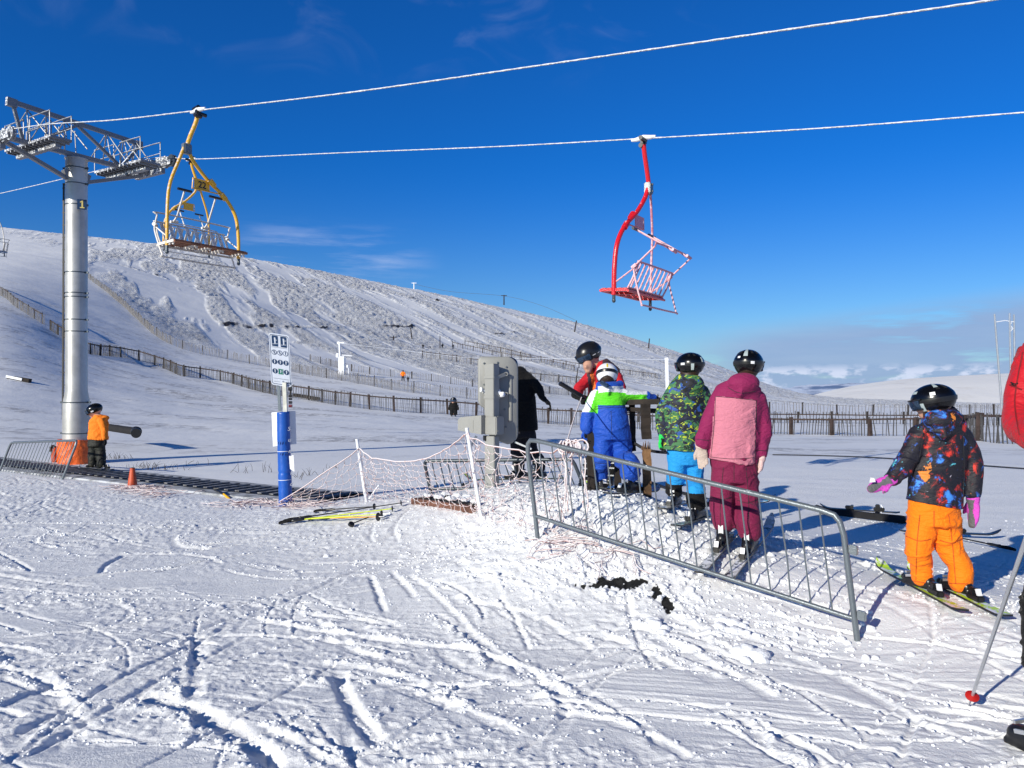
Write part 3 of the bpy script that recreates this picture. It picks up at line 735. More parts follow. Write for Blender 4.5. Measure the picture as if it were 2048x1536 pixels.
# sheave trains
for A, z0, s_ in ((A1, zA1, -1), (A2, zA2, 1)):
    mb = MB(); off = V((0, 0, 0))
    for k in (-1, 1): mb.beam(pA(A, z0-.17, -.85)+LN*.06*k, pA(A, z0-.17, .85)+LN*.06*k, .02, .10)
    mb.beam(pA(A, z0-.30, -.5), pA(A, z0-.30, .5), .09, .11); mb.beam(pA(A, z0-.2, 0), tp(s_*1.45, 0, za), .1, .12)
    mb.build('sheave_beam', M['rime_steel'], tw)
    for k in range(8):
        b = -.82+k*.234; c = pA(A, z0-.13, b); mb = MB()
        mb.tube([c-LN*.035, c-LN*.02, c-LN*.012, c+LN*.012, c+LN*.02, c+LN*.035], [.128, .128, .112, .112, .128, .128], 20)
        mb.tube([c-LN*.05, c+LN*.05], .035, 10)
        mb.build('sheave', M['galv_dark'] if s_ > 0 and k == 7 else M['rime_steel'], tw)

# ---- chairs. local axes: x = rider's forward, y = rider's left, z up, origin at the grip
def make_chair(name, pal):
    root = empty(name, (0, 0, 0))
    def bd_(mb, nm, m, parent=None): return mb.build(nm, m, parent or root, local=True)
    mb = MB(); mb.tube([(-.17, 0, 0), (-.10, 0, 0), (0, 0, .012), (.10, 0, 0), (.17, 0, 0)], [.017, .028, .036, .028, .017], 10)
    gp = bd_(mb, 'grip', M['white_frost'])
    mb = MB(); mb.box((0, .0, -.035), (.07, .07, .10), bev=.01); mb.tube([(-.02, -.02, -.03), (-.02, .15, -.03)], [.028, .028], 10); mb.tube([(.03, -.08, -.09), (.03, .03, -.09)], .03, 12)
    bd_(mb, 'clamp_jaw', M['black_plastic'], gp)
    if pal.get('flip_grip'):
        mb = MB(); mb.tube([(-.10, 0, .03), (.02, 0, .05)], .032, 10); bd_(mb, 'spring', M['black_plastic'], gp)
    mb = MB(); mb.tube(smooth_path([(0, 0, -.05), (0, -.04, -.2), (0, -.13, -.42), (0, -.19, -.60)], 6), .031, 12)
    bd_(mb, 'hanger_stem', pal['thick'])
    mb = MB(); mb.box((.005, -.19, -.62), (.085, .13, .15), bev=.012)
    for z in (-.57, -.66): mb.tube([(.06, -.19, z), (-.06, -.19, z)], .014, 8)
    bd_(mb, 'collar', M['galv'])
    mb = MB(); mb.tube(smooth_path([(0, -.16, -.6), (.02, -.10, -.76), (.05, .12, -1.0), (.09, .40, -1.22), (.12, .56, -1.46), (.14, .60, -1.75), (.15, .60, -2.12)], 7), pal.get('tk', .031), 12)
    bd_(mb, 'curved_hanger', pal['thick'])
    mb = MB(); mb.tube(smooth_path([(0, -.22, -.58), (.03, -.34, -.84), (.08, -.50, -1.18), (.12, -.57, -1.5), (.15, -.60, -2.1)], 7), pal.get('thin_r', .018), 10)
    bd_(mb, 'straight_hanger', pal.get('hang', pal['thin']))
    # number plate between the hangers
    mb = MB(); mb.tube([(.055, .16, -1.03), (.05, -.12, -1.03), (.055, -.14, -1.18), (.085, .34, -1.18)], .010, 6)
    mb.box((.05, .03, -1.105), (.012, .26, .15), bev=.003)
    npl = bd_(mb, 'number_plate', pal['plate'])
    for (y, z) in ((.165, -1.03), (.36, -1.19)):
        mb = MB(); mb.tube([(.09, y-.03, z+.02), (.09, y+.05, z-.05)], .042, 10); bd_(mb, 'pipe_clip', pal['thick'])
    # seat
    zs = -2.08; mb = MB()
    for k in range(5): mb.box((.0+k*.072, 0, zs+.035+.004*k), (.056, 1.22, .018), bev=.003)
    bd_(mb, 'seat', pal['seat'])
    mb = MB()
    for y in (-.59, 0, .59): mb.beam((-.04, y, zs+.015), (.32, y, zs+.035), .05, .035)
    for y in (-.22, .22): mb.beam((.0, y, zs+.01), (.30, y, zs+.03), .04, .03)
    for y in (-.59, -.22, 0, .22, .59):
        for k in range(4 if pal['flat'] else 0): mb.ell((.04+k*.08, y, zs-.008), (.017, .017, .014), nu=8, nv=6)
    mb2 = MB(); mb2.tube([(.33, -.61, zs+.03), (.33, .61, zs+.03)], .020, 8); bd_(mb2, 'seat_edge', pal.get('edge', pal['frame']))
    mb.tube([(-.05, -.62, zs), (-.05, .62, zs)], .016, 8)
    bd_(mb, 'seat_frame', pal['frame'])
    for y in (-.6, .6):
        mb = MB(); mb.tube([(.15, y, zs+.06), (.15, y, zs-.10)], .022, 8); mb.ell((.15, y, zs-.11), (.026, .026, .03), nu=8, nv=6); bd_(mb, 'foot_bolt', M['galv_dark'])
    # backrest
    mb = MB(); mb.tube(smooth_path([(-.02, -.58, zs+.02), (-.10, -.58, zs+.16), (-.17, -.56, zs+.34), (-.175, -.50, zs+.36), (-.175, .50, zs+.36), (-.17, .56, zs+.34), (-.10, .58, zs+.16), (-.02, .58, zs+.02)], 4), .013, 8)
    mb.tube([(-.03, -.56, zs+.05), (-.03, .56, zs+.05)], .010, 6)
    bk = bd_(mb, 'backrest', pal['thin'])
    mb = MB()
    for k in range(pal['nb']):
        y = -.48+k*.96/(pal['nb']-1)
        if pal['flat']: mb.beam((-.035, y, zs+.05), (-.17, y, zs+.35), .055, .012, up=(1, 0, .3))
        else: mb.tube([(.05, y, zs+.03), (-.03, y, zs+.06), (-.17, y, zs+.35)], .011, 6)
    bd_(mb, 'backrest_rods', pal['thin'], bk)
    # raised restraint frame with foot rest
    pv = (-.13, zs+.30); up = pal['up']; hf = pal['hf']; ft = pal['foot']
    mb = MB(); Y_ = .60
    mb.tube(smooth_path([(pv[0], -Y_, pv[1]), (up[0]+.04, -Y_, up[1]-.05), (up[0], -Y_+.06, up[1]), (up[0], Y_-.06, up[1]), (up[0]+.04, Y_, up[1]-.05), (pv[0], Y_, pv[1])], 5), .012, 8)
    mb.tube(smooth_path([(pv[0], -Y_, pv[1]), (pv[0]+.0, -Y_, pv[1]-.1), (ft[0]+.02, -Y_, ft[1]+.03), (ft[0], -Y_+.08, ft[1]), (ft[0], Y_-.08, ft[1]), (ft[0]+.02, Y_, ft[1]+.03), (pv[0], Y_, pv[1]-.1), (pv[0], Y_, pv[1])], 5), .012, 8)
    for y in (-Y_, Y_): mb.tube([(pv[0]+.03, y, pv[1]-.02), (pv[0]-.03, y, pv[1]+.02)], .028, 8)
    mb.tube([(pv[0], -Y_, pv[1]-.02), (.13, -Y_, zs+.12)], .010, 6); mb.tube([(pv[0], Y_, pv[1]-.02), (.13, Y_, zs+.12)], .010, 6)
    rb = bd_(mb, 'restraint_bar', pal['thin'])
    for y in (-.26, .26):
        mb = MB(); mb.tube([(up[0]-.08, y, up[1]-.06), (up[0], y, up[1]), (up[0]+hf[0], y, up[1]+hf[1])], .013, 8)
        mb.tube([(up[0]-.10, y-.04, up[1]-.07), (up[0]-.10, y+.08, up[1]-.05)], .019, 8); hd = bd_(mb, 'handle', pal['thin'], rb)
    for y in (-.26, .26):
        mb = MB(); mb.tube([(up[0]+hf[0], y-.11, up[1]+hf[1]), (up[0]+hf[0], y+.11, up[1]+hf[1])], .019, 10); bd_(mb, 'grip_sleeve', M['black_plastic'], rb)
    return root, npl
yel = dict(thick=M['yellow_frost'], thin=M['rime_steel'], thin_r=.024, plate=M['yellow_frost'], seat=M['seat_wood'], frame=M['yellow_frost'], nb=8, flat=True, flip_grip=True, tk=.026, up=(-.12, -1.60), hf=(.18, .36), foot=(.02, -2.24))
M['pale_rime'] = frost_mat('pale_rimed_steel', (.42, .38, .33), .5, .1, .62, frost=(.78, .74, .70)); yel['thin'] = M['pale_rime']; yel['hang'] = M['yellow_frost']; yel['edge'] = M['seat_wood']; yel['frame'] = M['pale_rime']
redp = dict(thick=M['red_paint'], thin=M['red_frost'], thin_r=.017, plate=M['red_frost'], seat=M['seat_red'], frame=M['red_paint'], nb=8, flat=False, up=(-.43, -1.52), hf=(.42, .27), foot=(-.24, -2.27))
blup = dict(thick=M['blue_chair_paint'], thin=M['pale_rime'], plate=M['pale_rime'], seat=M['blue_chair_paint'], frame=M['blue_chair_paint'], nb=5, flat=True, up=(-.2, -1.6), hf=(.2, .3), foot=(.0, -2.24))
angF = math.atan2(LD.y, LD.x); angB = angF+math.pi
def hang(root, npl, q, ang, label, sc=1.0, num='22'):
    root.location = q-V((0, 0, .0)); root.rotation_euler = (0, 0, ang); root.scale = (sc, sc, sc)
    tag(root, label, 'lift chair', 'double chairs on the chairlift')
    if num:
        for s_ in (1, -1):
            cu = bpy.data.curves.new('t', 'FONT'); cu.body = num; cu.size = .135; cu.extrude = .002; cu.offset = .002; cu.align_x = 'CENTER'; cu.align_y = 'CENTER'
            o = bpy.data.objects.new('t', cu); COL.objects.link(o); dg = bpy.context.evaluated_depsgraph_get()
            me = bpy.data.meshes.new_from_object(o.evaluated_get(dg)); bpy.data.objects.remove(o)
            Mx = Matrix(((0, 0, s_), (s_, 0, 0), (0, 1, 0))).to_4x4(); Mx.translation = V((.05+s_*.009, .03, -1.107)); me.transform(Mx)
            me.materials.clear(); me.materials.append(M['black_plastic']); r = bpy.data.objects.new('digits', me); COL.objects.link(r); r.parent = npl
r_, n_ = make_chair('chairlift_chair', yel); qn = on_rope(A1, 396, 221)
hang(r_, n_, qn, angF, 'nearer yellow double chair with plate 22 and brown slatted seat, on the nearer rope', .97)
r_, n_ = make_chair('chairlift_chair', yel); qf = on_rope(A2, 382, 319)
hang(r_, n_, qf, angB, 'farther yellow double chair on the farther rope, seen behind and below the one numbered 22', .90, None)
r_, n_ = make_chair('chairlift_chair', redp); qr = on_rope(A2, 1287, 277)
hang(r_, n_, qr, angB, 'red double chair with raised pink frosted bar, alone against the open sky', 1.06, None)
r_, n_ = make_chair('chairlift_chair', blup); qb = on_rope(A2, -22, 391)
hang(r_, n_, qb, angB, 'bluish frosted chair half cut off by the left edge of the photo', .72, None)
# ================================================================ fences, barriers, nets
def resample(pts, step):
    out = [pts[0].copy()]; acc = 0
    for a, b in zip(pts[:-1], pts[1:]):
        d = math.hypot(b.x-a.x, b.y-a.y)
        while acc+d >= step:
            t = (step-acc)/d; a = a.lerp(b, t); d = math.hypot(b.x-a.x, b.y-a.y); acc = 0; out.append(a.copy())
        acc += d
    return out
def fence(pxs, label, h=1.0, post=2.2, pick=.11, railh=None, pw=.030, rail=True, tilt=.05, smooth=True, posth=None, postw=.09):
    g = [hit(*p) for p in pxs]
    if smooth: g = smooth_path(g, 5)
    root = empty('paling_fence', g[0], label=label, cat='fence', group='paling fences on the snow')
    railh = railh or h*.88; posth = posth or h
    pp = resample(g, post)
    for p in pp: p.z = gz(p.x, p.y)
    nb = MB()
    for i, p in enumerate(pp):
        mb = MB() if i < 98 else nb
        tx, ty = rnd.gauss(0, .03), rnd.gauss(0, .03)
        mb.beam(p-V((0, 0, .3)), p+V((tx, ty, posth*rnd.uniform(.96, 1.06))), postw, postw, up=(1, .3, 0))
        if i < 98: mb.build('post', M['post_far'] if p.y > 60 else M['wood_rail'], root, smooth=False)
    if len(nb.v): tag(nb.build('post', M['post_far'], root, smooth=False), kind='stuff')
    if rail:
        mb = MB()
        for a, b in zip(pp[:-1], pp[1:]):
            q = V((0, 0, railh)); d_ = (b-a).normalized()*.02
            mb.beam(a+q+d_, b+q-d_, .05, .075+.0004*a.y)
        mb.build('rail', M['wood_rail'], root, smooth=False)
    mb = MB(); side = None
    for i, p in enumerate(resample(g, pick)):
        z = gz(p.x, p.y); lean = rnd.gauss(0, tilt)+.06*math.sin(i*.13); hh = h*rnd.uniform(.86, 1.06); wdt = pw*rnd.uniform(.7, 1.4)
        if rnd.random() < .05: continue
        a = V((p.x, p.y-.05, z-.15)); b = V((p.x+lean*hh, p.y-.05+rnd.gauss(0, tilt*.6), z+hh))
        mb.beam(a, b, wdt, .018, up=(0, 1, 0))
    mb.build('palings', M['rimed_paling'] if (not rail or g[0].y > 95) else M['wood_grey'], root, smooth=False)
    return root
F1a = [(-160, 560), (-60, 568), (0, 590), (30, 613), (60, 632), (90, 650)]
F1b = [(101, 660), (116, 670), (130, 677), (160, 700), (178, 708), (215, 712), (250, 716), (290, 724), (330, 738), (362, 752), (378, 753), (430, 760), (480, 772), (560, 792), (620, 801), (690, 812), (740, 819), (800, 824), (870, 827), (940, 833), (1020, 840), (1100, 848), (1160, 851), (1250, 857)]
F1c = [(1250, 857), (1330, 862), (1400, 865), (1500, 867), (1600, 869), (1750, 872), (1860, 875), (1960, 882), (2060, 890), (2200, 900)]
fence(F1a, 'dark paling fence running down the slope left of the tower, above the gap', h=1.15, pick=.16, tilt=.03)
fence(F1b, 'long dark railed paling fence across the snow from the tower to the red instructor', h=1.12, pick=.14, tilt=.05, postw=.14)
fence(F1c, 'nearest weathered paling fence with brown top rail behind the purple and orange skiers', h=.98, pick=.185, tilt=.06, railh=.90, pw=.042, postw=.17, post=2.6)
fence(FEN2, 'frosted paling fence descending the piste edge to the white drive station', h=1.25, pick=.17, tilt=.06, pw=.045, rail=False, post=3.2, posth=1.3)
fence([(620, 722), (660, 732), (700, 742), (770, 752), (830, 758), (900, 768), (960, 775), (1060, 783), (1150, 792)], 'short frosted fence behind the white drive station and the orange figure', h=1.15, pick=.30, pw=.055, rail=False, post=3.4, postw=.12)
fence([(1170, 795), (1280, 806), (1400, 820), (1520, 826), (1620, 829), (1750, 832), (1900, 832), (2060, 832), (2250, 834)], 'farthest pale paling fence on the right below the white hill', h=1.6, pick=.40, pw=.075, rail=False, post=4.5, postw=.16)
fence([(1210, 842), (1380, 845), (1500, 846), (1600, 846), (1750, 848), (1900, 850), (2060, 853), (2250, 855)], 'middle paling fence on the right between the brown railed one and the farthest one', h=1.1, pick=.28, pw=.055, rail=True, post=3.0, railh=.8, postw=.14)
for pxs, lab in (([(845, 716), (900, 722), (960, 732), (1010, 738)], 'low line of hillside fencing left of the three dark skiers track'),
                 ([(905, 693), (960, 705), (1050, 722), (1150, 742)], 'thin hillside fence slanting under the four dark figures'),
                 ([(930, 690), (1010, 706), (1100, 726), (1230, 746), (1330, 760)], 'highest thin hillside fence slanting right towards the red instructor'),
                 ([(1000, 752), (1080, 762), (1150, 768), (1250, 776)], 'thin hillside fence just behind the grey control post panel')):
    fence(pxs, lab, h=1.8, pick=1.1, pw=.16, rail=True, post=4.5, postw=.18, railh=1.5)

def barrier(A, B, top_h, nbars, label, r=.021, rb=.007, lean=V((0, 0, 0)), foot=None, mt=None, low=.16, rc=.10, botA=0.0, botB=0.0, clips=True, cap_bars=None):
    """A, B ground points of the two legs (bars go into the snow where it is deep)"""
    mt = mt or M['galv']; root = empty('crowd_barrier', A, label=label, cat='barrier', group='steel crowd barriers')
    U = V((0, 0, 1))*top_h+lean; d = (B-A).normalized()
    ta = A+U; tb = B+U
    def corner(p, q, s):
        return [p-s*d*0-U.normalized()*rc, p-U.normalized()*rc*.35+d*rc*.12*s, p+d*rc*.35*s-U.normalized()*rc*.08, p+d*rc*s]
    path = [A-U.normalized()*botA]+[A+U*.5]+corner(ta, tb, 1)+[ta.lerp(tb, k/6) for k in range(1, 6)]+corner(tb, ta, -1)[::-1]+[B+U*.5, B-U.normalized()*botB]
    mb = MB(); mb.tube(path, r, 12)
    mb.tube([A+U*low, B+U*low], r*.82, 10)
    mb.build('frame', mt, root)
    mb = MB()
    for k in range(1, nbars+1):
        t = k/(nbars+1); a = A.lerp(B, t); w1 = rnd.gauss(0, .004)
        mb.tube([a+U*low, a+U*.5+d*w1, a+U], rb, 6)
    mb.build('bars', mt, root)
    if clips:
        for z in (.25, .75):
            mb = MB(); mb.box(B+U*z+d*.045, (.05, .03, .055), Matrix((d, V((0, 0, 1)).cross(d), V((0, 0, 1)))).transposed(), bev=.006); mb.build('hook', M['galv'], root)
    return root
# main barrier
BA = P(1075, 1072, 6.0); BB = P(1716, 1292, 4.5); ta_ = P(1052, 876, 6.02)
UA = ta_-BA
mainb = barrier(BA, BB, 0, 18, 'long tilted steel crowd barrier sunk in the snow in front of the queue', lean=P(1052, 876, 6.02)-BA, r=.0175, rb=.0052, low=.205, rc=.12, botB=.05, botA=.02)
# small one at far left
cA = P(128, 970, 13.4); cB = P(-10, 962, 14.2)
barrier(P(-10, 967, 14.2), P(120, 971, 12.9), 0, 19, 'small steel barrier leaning at the left edge beside the carpet', lean=P(22, 885, 14.2)-P(-10, 967, 14.2), r=.02, rb=.0065, low=0.02, rc=.10, clips=False)
# dark one lying behind the control post
barrier(P(858, 968, 9.6), P(1166, 968, 8.9), 0, 17, 'dark tipped barrier half buried behind the grey control post', lean=P(848, 922, 9.9)-P(858, 968, 9.6), r=.022, rb=.0075, mt=M['galv_dark'], low=-.2, rc=.08, clips=False, botA=.15, botB=.15)

# orange safety net on frosted stakes
def stake(px0, py0, px1, py1, D, r, label):
    a = P(px0, py0, D); a.z = gz(a.x, a.y)-.1; b = P(px1, py1, D+.02)
    mb = MB(); mb.tube([a, a.lerp(b, .5), b], [r, r*1.05, r], 10)
    mb.tube([b, b+(b-a).normalized()*.012], [r*1.15, r*1.1], 10)
    return tag(mb.build('net_stake', M['white_frost'], origin=a), label, 'stake', 'frosted stakes of the safety net')
S1 = (hit(735, 1003)); S2 = (hit(966, 1036))
stake(735, 1003, 714, 880, S1.y, .020, 'frosted white stake between the blue padded post and the control post')
stake(966, 1036, 934, 858, S2.y, .017, 'frosted white stake just left of the grey control post')
mb = MB(); a = hit(738, 998); b = P(758, 970, S1.y+.3); mb.tube([a, b], .012, 8); tag(mb.build('net_stake', M['white_frost'], origin=a), 'short frosted strut bracing the left net stake', 'stake')
def net(tops, bots, rows, label, cell=.115, jit=.018, sag=0.0):
    """tops, bots: matching lists of 3D points; cords with knots"""
    tp_ = smooth_path(tops, 8); bp_ = smooth_path(bots, 8)
    Ltot = sum((tp_[i+1]-tp_[i]).length for i in range(len(tp_)-1)); n = int(Ltot/cell)
    def samp(path, t):
        f = t*(len(path)-1); i = min(int(f), len(path)-2); return path[i].lerp(path[i+1], f-i)
    K = [[None]*(rows+1) for _ in range(n+1)]
    for i in range(n+1):
        a = samp(tp_, i/n); b = samp(bp_, i/n)
        for j in range(rows+1):
            t = j/rows; p = a.lerp(b, t)
            jj = jit*(1 if 0 < j else .3)
            p = p+V((rnd.gauss(0, jj)+(.4*cell*.3 if j % 2 else 0), rnd.gauss(0, jj), rnd.gauss(0, jj*.8)))
            K[i][j] = p
    mb = MB(); r = .0026
    for i in range(n+1):
        for j in range(rows):
            p, q = K[i][j], K[i][j+1]; mid = p.lerp(q, .5)+V((rnd.gauss(0, .010), rnd.gauss(0, .01), 0))
            mb.tube([p, mid, q], r, 4, caps=False)
    for j in range(1, rows+1):
        for i in range(n):
            p, q = K[i][j], K[i+1][j]; mid = p.lerp(q, .5)-V((0, 0, .012))
            mb.tube([p, mid, q], r, 4, caps=False)
    mb.tube([K[i][0] for i in range(n+1)], .0075, 6)
    for i in range(0, n+1):
        for j in range(1, rows): mb.ell(K[i][j], (.0085, .0085, .0075), nu=5, nv=4)
    o = mb.build('safety_net', M['net'], origin=tops[0]); return tag(o, label, 'safety net', 'frosted orange safety netting')
def gl(px, py, dz=.01, D=None):
    p = hit(px, py); p.z += dz; return p
D1, D2 = S1.y, S2.y
net([P(560, 1003, 9.75), P(620, 965, 9.7), P(680, 925, 9.66), P(718, 897, D1)], [gl(566, 1012), gl(610, 1014), gl(665, 1012), gl(731, 1004)], 6, 'net section running from the blue padded post to the left stake', cell=.105)
net([P(720, 897, D1), P(745, 915, D1-.2), P(790, 922, D1-.7), P(840, 920, D1-1.1), P(890, 900, D1-1.6), P(934, 866, D2)],
    [gl(735, 1003), gl(770, 1000), gl(820, 1008), gl(870, 1018), (gl(920, 1028)), gl(962, 1034)], 9, 'net section sagging between the two frosted stakes', cell=.11, jit=.02)
net([P(936, 868, D2), P(965, 886, D2-.05), P(1010, 898, D2-.2), P(1060, 905, D2-.6), P(1105, 905, 6.45), P(1133, 893, 6.1)],
    [gl(964, 1036), gl(990, 1045), gl(1025, 1048), gl(1060, 1060), gl(1090, 1072), gl(1115, 1080)], 9, 'net section tied from the right stake onto the long barrier', cell=.105, jit=.028)
# loose net lying on the snow by the cone and along the carpet
def loose_net(pxs, label, w_=.5, n=20):
    g = [hit(*p) for p in pxs]; g = smooth_path(g, 6); mb = MB()
    for k in range(n*4):
        t = rnd.random(); i = int(t*(len(g)-2)); p = g[i]+V((rnd.gauss(0, w_*.4), rnd.gauss(0, w_*.5), 0)); pts = []
        a = rnd.uniform(0, 6.28)
        for q in range(6):
            x, y = p.x, p.y; pts.append(V((x, y, gz(x, y)+.02+.03*rnd.random()+float(detail(np.array([x]), np.array([y]))[0])))); a += rnd.gauss(0, .7)
            p = p+V((math.cos(a)*.09, math.sin(a)*.09, 0))
        mb.tube(pts, .004, 4, caps=False)
    return tag(mb.build('safety_net', M['net'], origin=g[0]), label, 'safety net', 'frosted orange safety netting')
loose_net([(262, 975), (300, 985), (350, 1000)], 'loose crumpled net lying on the snow beside the orange cone', .20, 13)
loose_net([(470, 1012), (520, 1010), (575, 1012), (640, 1018)], 'loose net bunched on the snow round the foot of the blue padded post', .15, 17)
loose_net([(1095, 1083), (1150, 1094), (1210, 1103), (1230, 1112)], 'knotted net scraps along the lower rail of the long barrier', .05, 5)
# cord knots tied on the barrier's top rail
kc = P(1140, 893, 5.86); mb = MB()
for k in range(16):
    c = kc+V((rnd.gauss(0, .05), rnd.gauss(0, .015), rnd.gauss(0, .012))); a0 = rnd.uniform(0, 6.28); rr = rnd.uniform(.03, .055)
    tiltv = V((rnd.uniform(-.5, .5), rnd.uniform(-.3, .3), 0))
    mb.tube([c+V((math.cos(a0+q)*rr*(1 if k % 2 else .45), math.sin(a0+q)*rr*.5, math.sin(a0+q*1.0)*rr)) for q in np.linspace(0, 5.6, 12)], .007, 6)
for k in range(5):
    x = 1125+k*11; pts = [P(x, 893, 5.84)]
    for q in range(7): pts.append(pts[-1]+V((rnd.gauss(0, .012), rnd.gauss(0, .006), -rnd.uniform(.05, .09))))
    mb.tube(pts, .0055, 6)
tag(mb.build('cord', M['net'], origin=kc), 'tangle of frosted cord knotted round the top rail of the long barrier', 'cord')
mb = MB(); mb.tube([P(1132, 890, 5.9), P(1150, 830, 6.6), P(1163, 795, 7.2)], .006, 6)
tag(mb.build('cord', M['net'], origin=P(1132, 890, 5.9)), 'thin line running from the barrier knot up to the instructor in red', 'cord')

# ================================================================ magic carpet conveyor
A_, B_ = V(BELT_A), V(BELT_B)-bd*.05
mc = empty('conveyor_belt', B_, label='black ribbed magic carpet conveyor running left across the snow', cat='conveyor')
mb = MB(); nseg = 60; hw = .33
def bp(t, a, dz): p = A_.lerp(B_, t)+bn*a; return V((p.x, p.y, gz(p.x, p.y)+dz))
vs = []; fs = []
for i in range(nseg+1):
    t = i/nseg; vs += [bp(t, -hw, .0), bp(t, -hw, .035), bp(t, hw, .035), bp(t, hw, .0)]
for i in range(nseg):
    for k in range(3): a = i*4+k; fs.append((a, a+1, a+5, a+4))
mb.add(vs, fs); mb.build('belt', M['black_rubber'], mc, smooth=False)
mb = MB(); nr_ = int(BL/.24)
for i in range(nr_): t = (i+.5)/nr_; mb.beam(bp(t, -hw+.03, .045), bp(t, hw-.03, .045), .085, .016)
M['belt_rib'] = mat('belt_rib', (.20, .20, .21), .6, var=.6, vscale=14)
mb.build('ribs', M['belt_rib'], mc, smooth=False)
M['edge_board'] = mat('edge_board', (.13, .135, .14), .8, var=.6, vscale=4, col2=(.48, .50, .54), bs=.3)
for s_ in (-1, 1):
    mb = MB(); vs = []; fs = []; wd_ = .22 if s_ < 0 else .24
    for i in range(nseg+1):
        t = i/nseg; vs += [bp(t, s_*(hw+.01), .03), bp(t, s_*(hw+.01+wd_), .022), bp(t, s_*(hw+.05+wd_), -.06)]
    for i in range(nseg):
        for k in range(2): a = i*3+k; fs.append((a, a+1, a+4, a+3))
    mb.add(vs, fs); mb.build('side_board', M['edge_board'], mc, smooth=False)
# ================================================================ people
def camo(name, cols, scale=9):
    m, t, b = new_mat(name); vec = objco(t, (1, 1, 1.35))
    n = noise_node(t, scale*.8, 2.2, .6, vec, 1.1); n2 = noise_node(t, scale*1.7, 2, .5, objco(t, (1.3, .9, 1.7)), 1.4)
    c = mixc(t, mth(t, 'GREATER_THAN', n, .50), cols[0], cols[1])
    c = mixc(t, mth(t, 'GREATER_THAN', n2, .615), c, cols[2])
    c = mixc(t, mth(t, 'LESS_THAN', n, .40), c, cols[3])
    c = mixc(t, mth(t, 'GREATER_THAN', noise_node(t, scale*1.3, 2, .5, objco(t, (1, 1.2, 1)), .8), .635), c, cols[4])
    c = mixc(t, mth(t, 'LESS_THAN', n2, .385), c, cols[5])
    t.links.new(c, b.inputs['Base Color']); b.inputs['Roughness'].default_value = .7
    bump(t, b, noise_node(t, 9, 4, .55, objco(t, (1, 1, 2.2)), 1.2), .5, .03); return m
M['camo'] = camo('green_camouflage', [(.010, .016, .040), (.05, .17, .06), (.42, .50, .03), (.006, .008, .010), (.015, .07, .30), (.006, .008, .012)], 10)
M['camo_dark'] = camo('dark_camouflage', [(.004, .005, .004), (.010, .013, .008), (.005, .005, .005), (.003, .003, .003), (.04, .035, .02), (.004, .004, .004)], 12)
def galaxy(name):
    m, t, b = new_mat(name); vec = objco(t)
    c = (.008, .007, .014, 1)
    f = noise_node(t, 40, 5, .75, vec)
    def layer(c, sc, lo, hi, col, off, dist=.6):
        mp = t.nodes.new('ShaderNodeMapping'); mp.inputs['Location'].default_value = off; t.links.new(objco(t), mp.inputs[0])
        n = noise_node(t, sc, 4, .62, mp.outputs[0], dist)
        k = mth(t, 'ADD', n, mth(t, 'MULTIPLY', mth(t, 'SUBTRACT', f, .5), .22))
        return mixc(t, sstep(t, k, lo, hi), c, col)
    c = layer(c, 11, .54, .60, (.14, .010, .012), (3, 1, 2)); c = layer(c, 11, .585, .66, (.62, .035, .02), (3, 1, 2))
    c = layer(c, 13, .57, .63, (.02, .06, .28), (9, 4, 1)); c = layer(c, 13, .62, .69, (.05, .25, .75), (9, 4, 1))
    c = layer(c, 9, .66, .70, (.70, .22, .03), (3, 1.04, 2.02)); c = layer(c, 12, .66, .70, (.10, .48, .60), (5, 8, 3), .2)
    c = layer(c, 26, .70, .76, (.55, .50, .60), (1, 2, 7))
    t.links.new(c, b.inputs['Base Color']); b.inputs['Roughness'].default_value = .65
    bump(t, b, noise_node(t, 9, 4, .55, objco(t, (1, 1, 2.2)), 1.2), .5, .03); return m
M['galaxy'] = galaxy('galaxy_print')
M['plum'] = fabric('plum_fabric', (.25, .012, .082)); M['pink'] = fabric('pink_fabric', (.57, .19, .26)); M['plum_trousers'] = fabric('plum_trouser_fabric', (.19, .010, .055))
M['suit_blue'] = fabric('blue_fabric', (.010, .075, .46), .6); M['suit_green'] = fabric('lime_fabric', (.12, .72, .02), .5); M['suit_white'] = fabric('white_fabric', (.78, .80, .84))
M['sky_blue'] = fabric('bright_blue_fabric', (.015, .30, .72)); M['orange_fab'] = fabric('bright_orange_fabric', (1.0, .21, .002)); M['orange_jacket'] = fabric('orange_jacket_fabric', (.90, .22, .01))
M['black_fab'] = fabric('black_fabric', (.004, .004, .005), .85); M['black_fab2'] = fabric('charcoal_fabric', (.013, .013, .020), .85); M['red_fab'] = fabric('red_fabric', (.52, .010, .020), .62)
M['dark_red_fab'] = fabric('maroon_fabric', (.06, .03, .04)); M['orange_lining'] = fabric('orange_lining', (.75, .16, .03))
M['magenta'] = fabric('magenta_fabric', (.62, .07, .50)); M['grey_palm'] = fabric('grey_palm', (.12, .12, .13)); M['glove_green'] = fabric('green_glove', (.02, .62, .10)); M['glove_cream'] = fabric('cream_glove', (.52, .42, .36)); M['glove_pinkish'] = fabric('pale_pink_glove', (.72, .50, .48))
M['helmet_white'] = mat('white_helmet', (.75, .76, .80), .3, var=.05); M['grey_decal'] = mat('grey_decal', (.38, .45, .46), .4, var=.1); M['lens'] = mat('goggle_lens', (.05, .09, .16), .08, .6, .2)

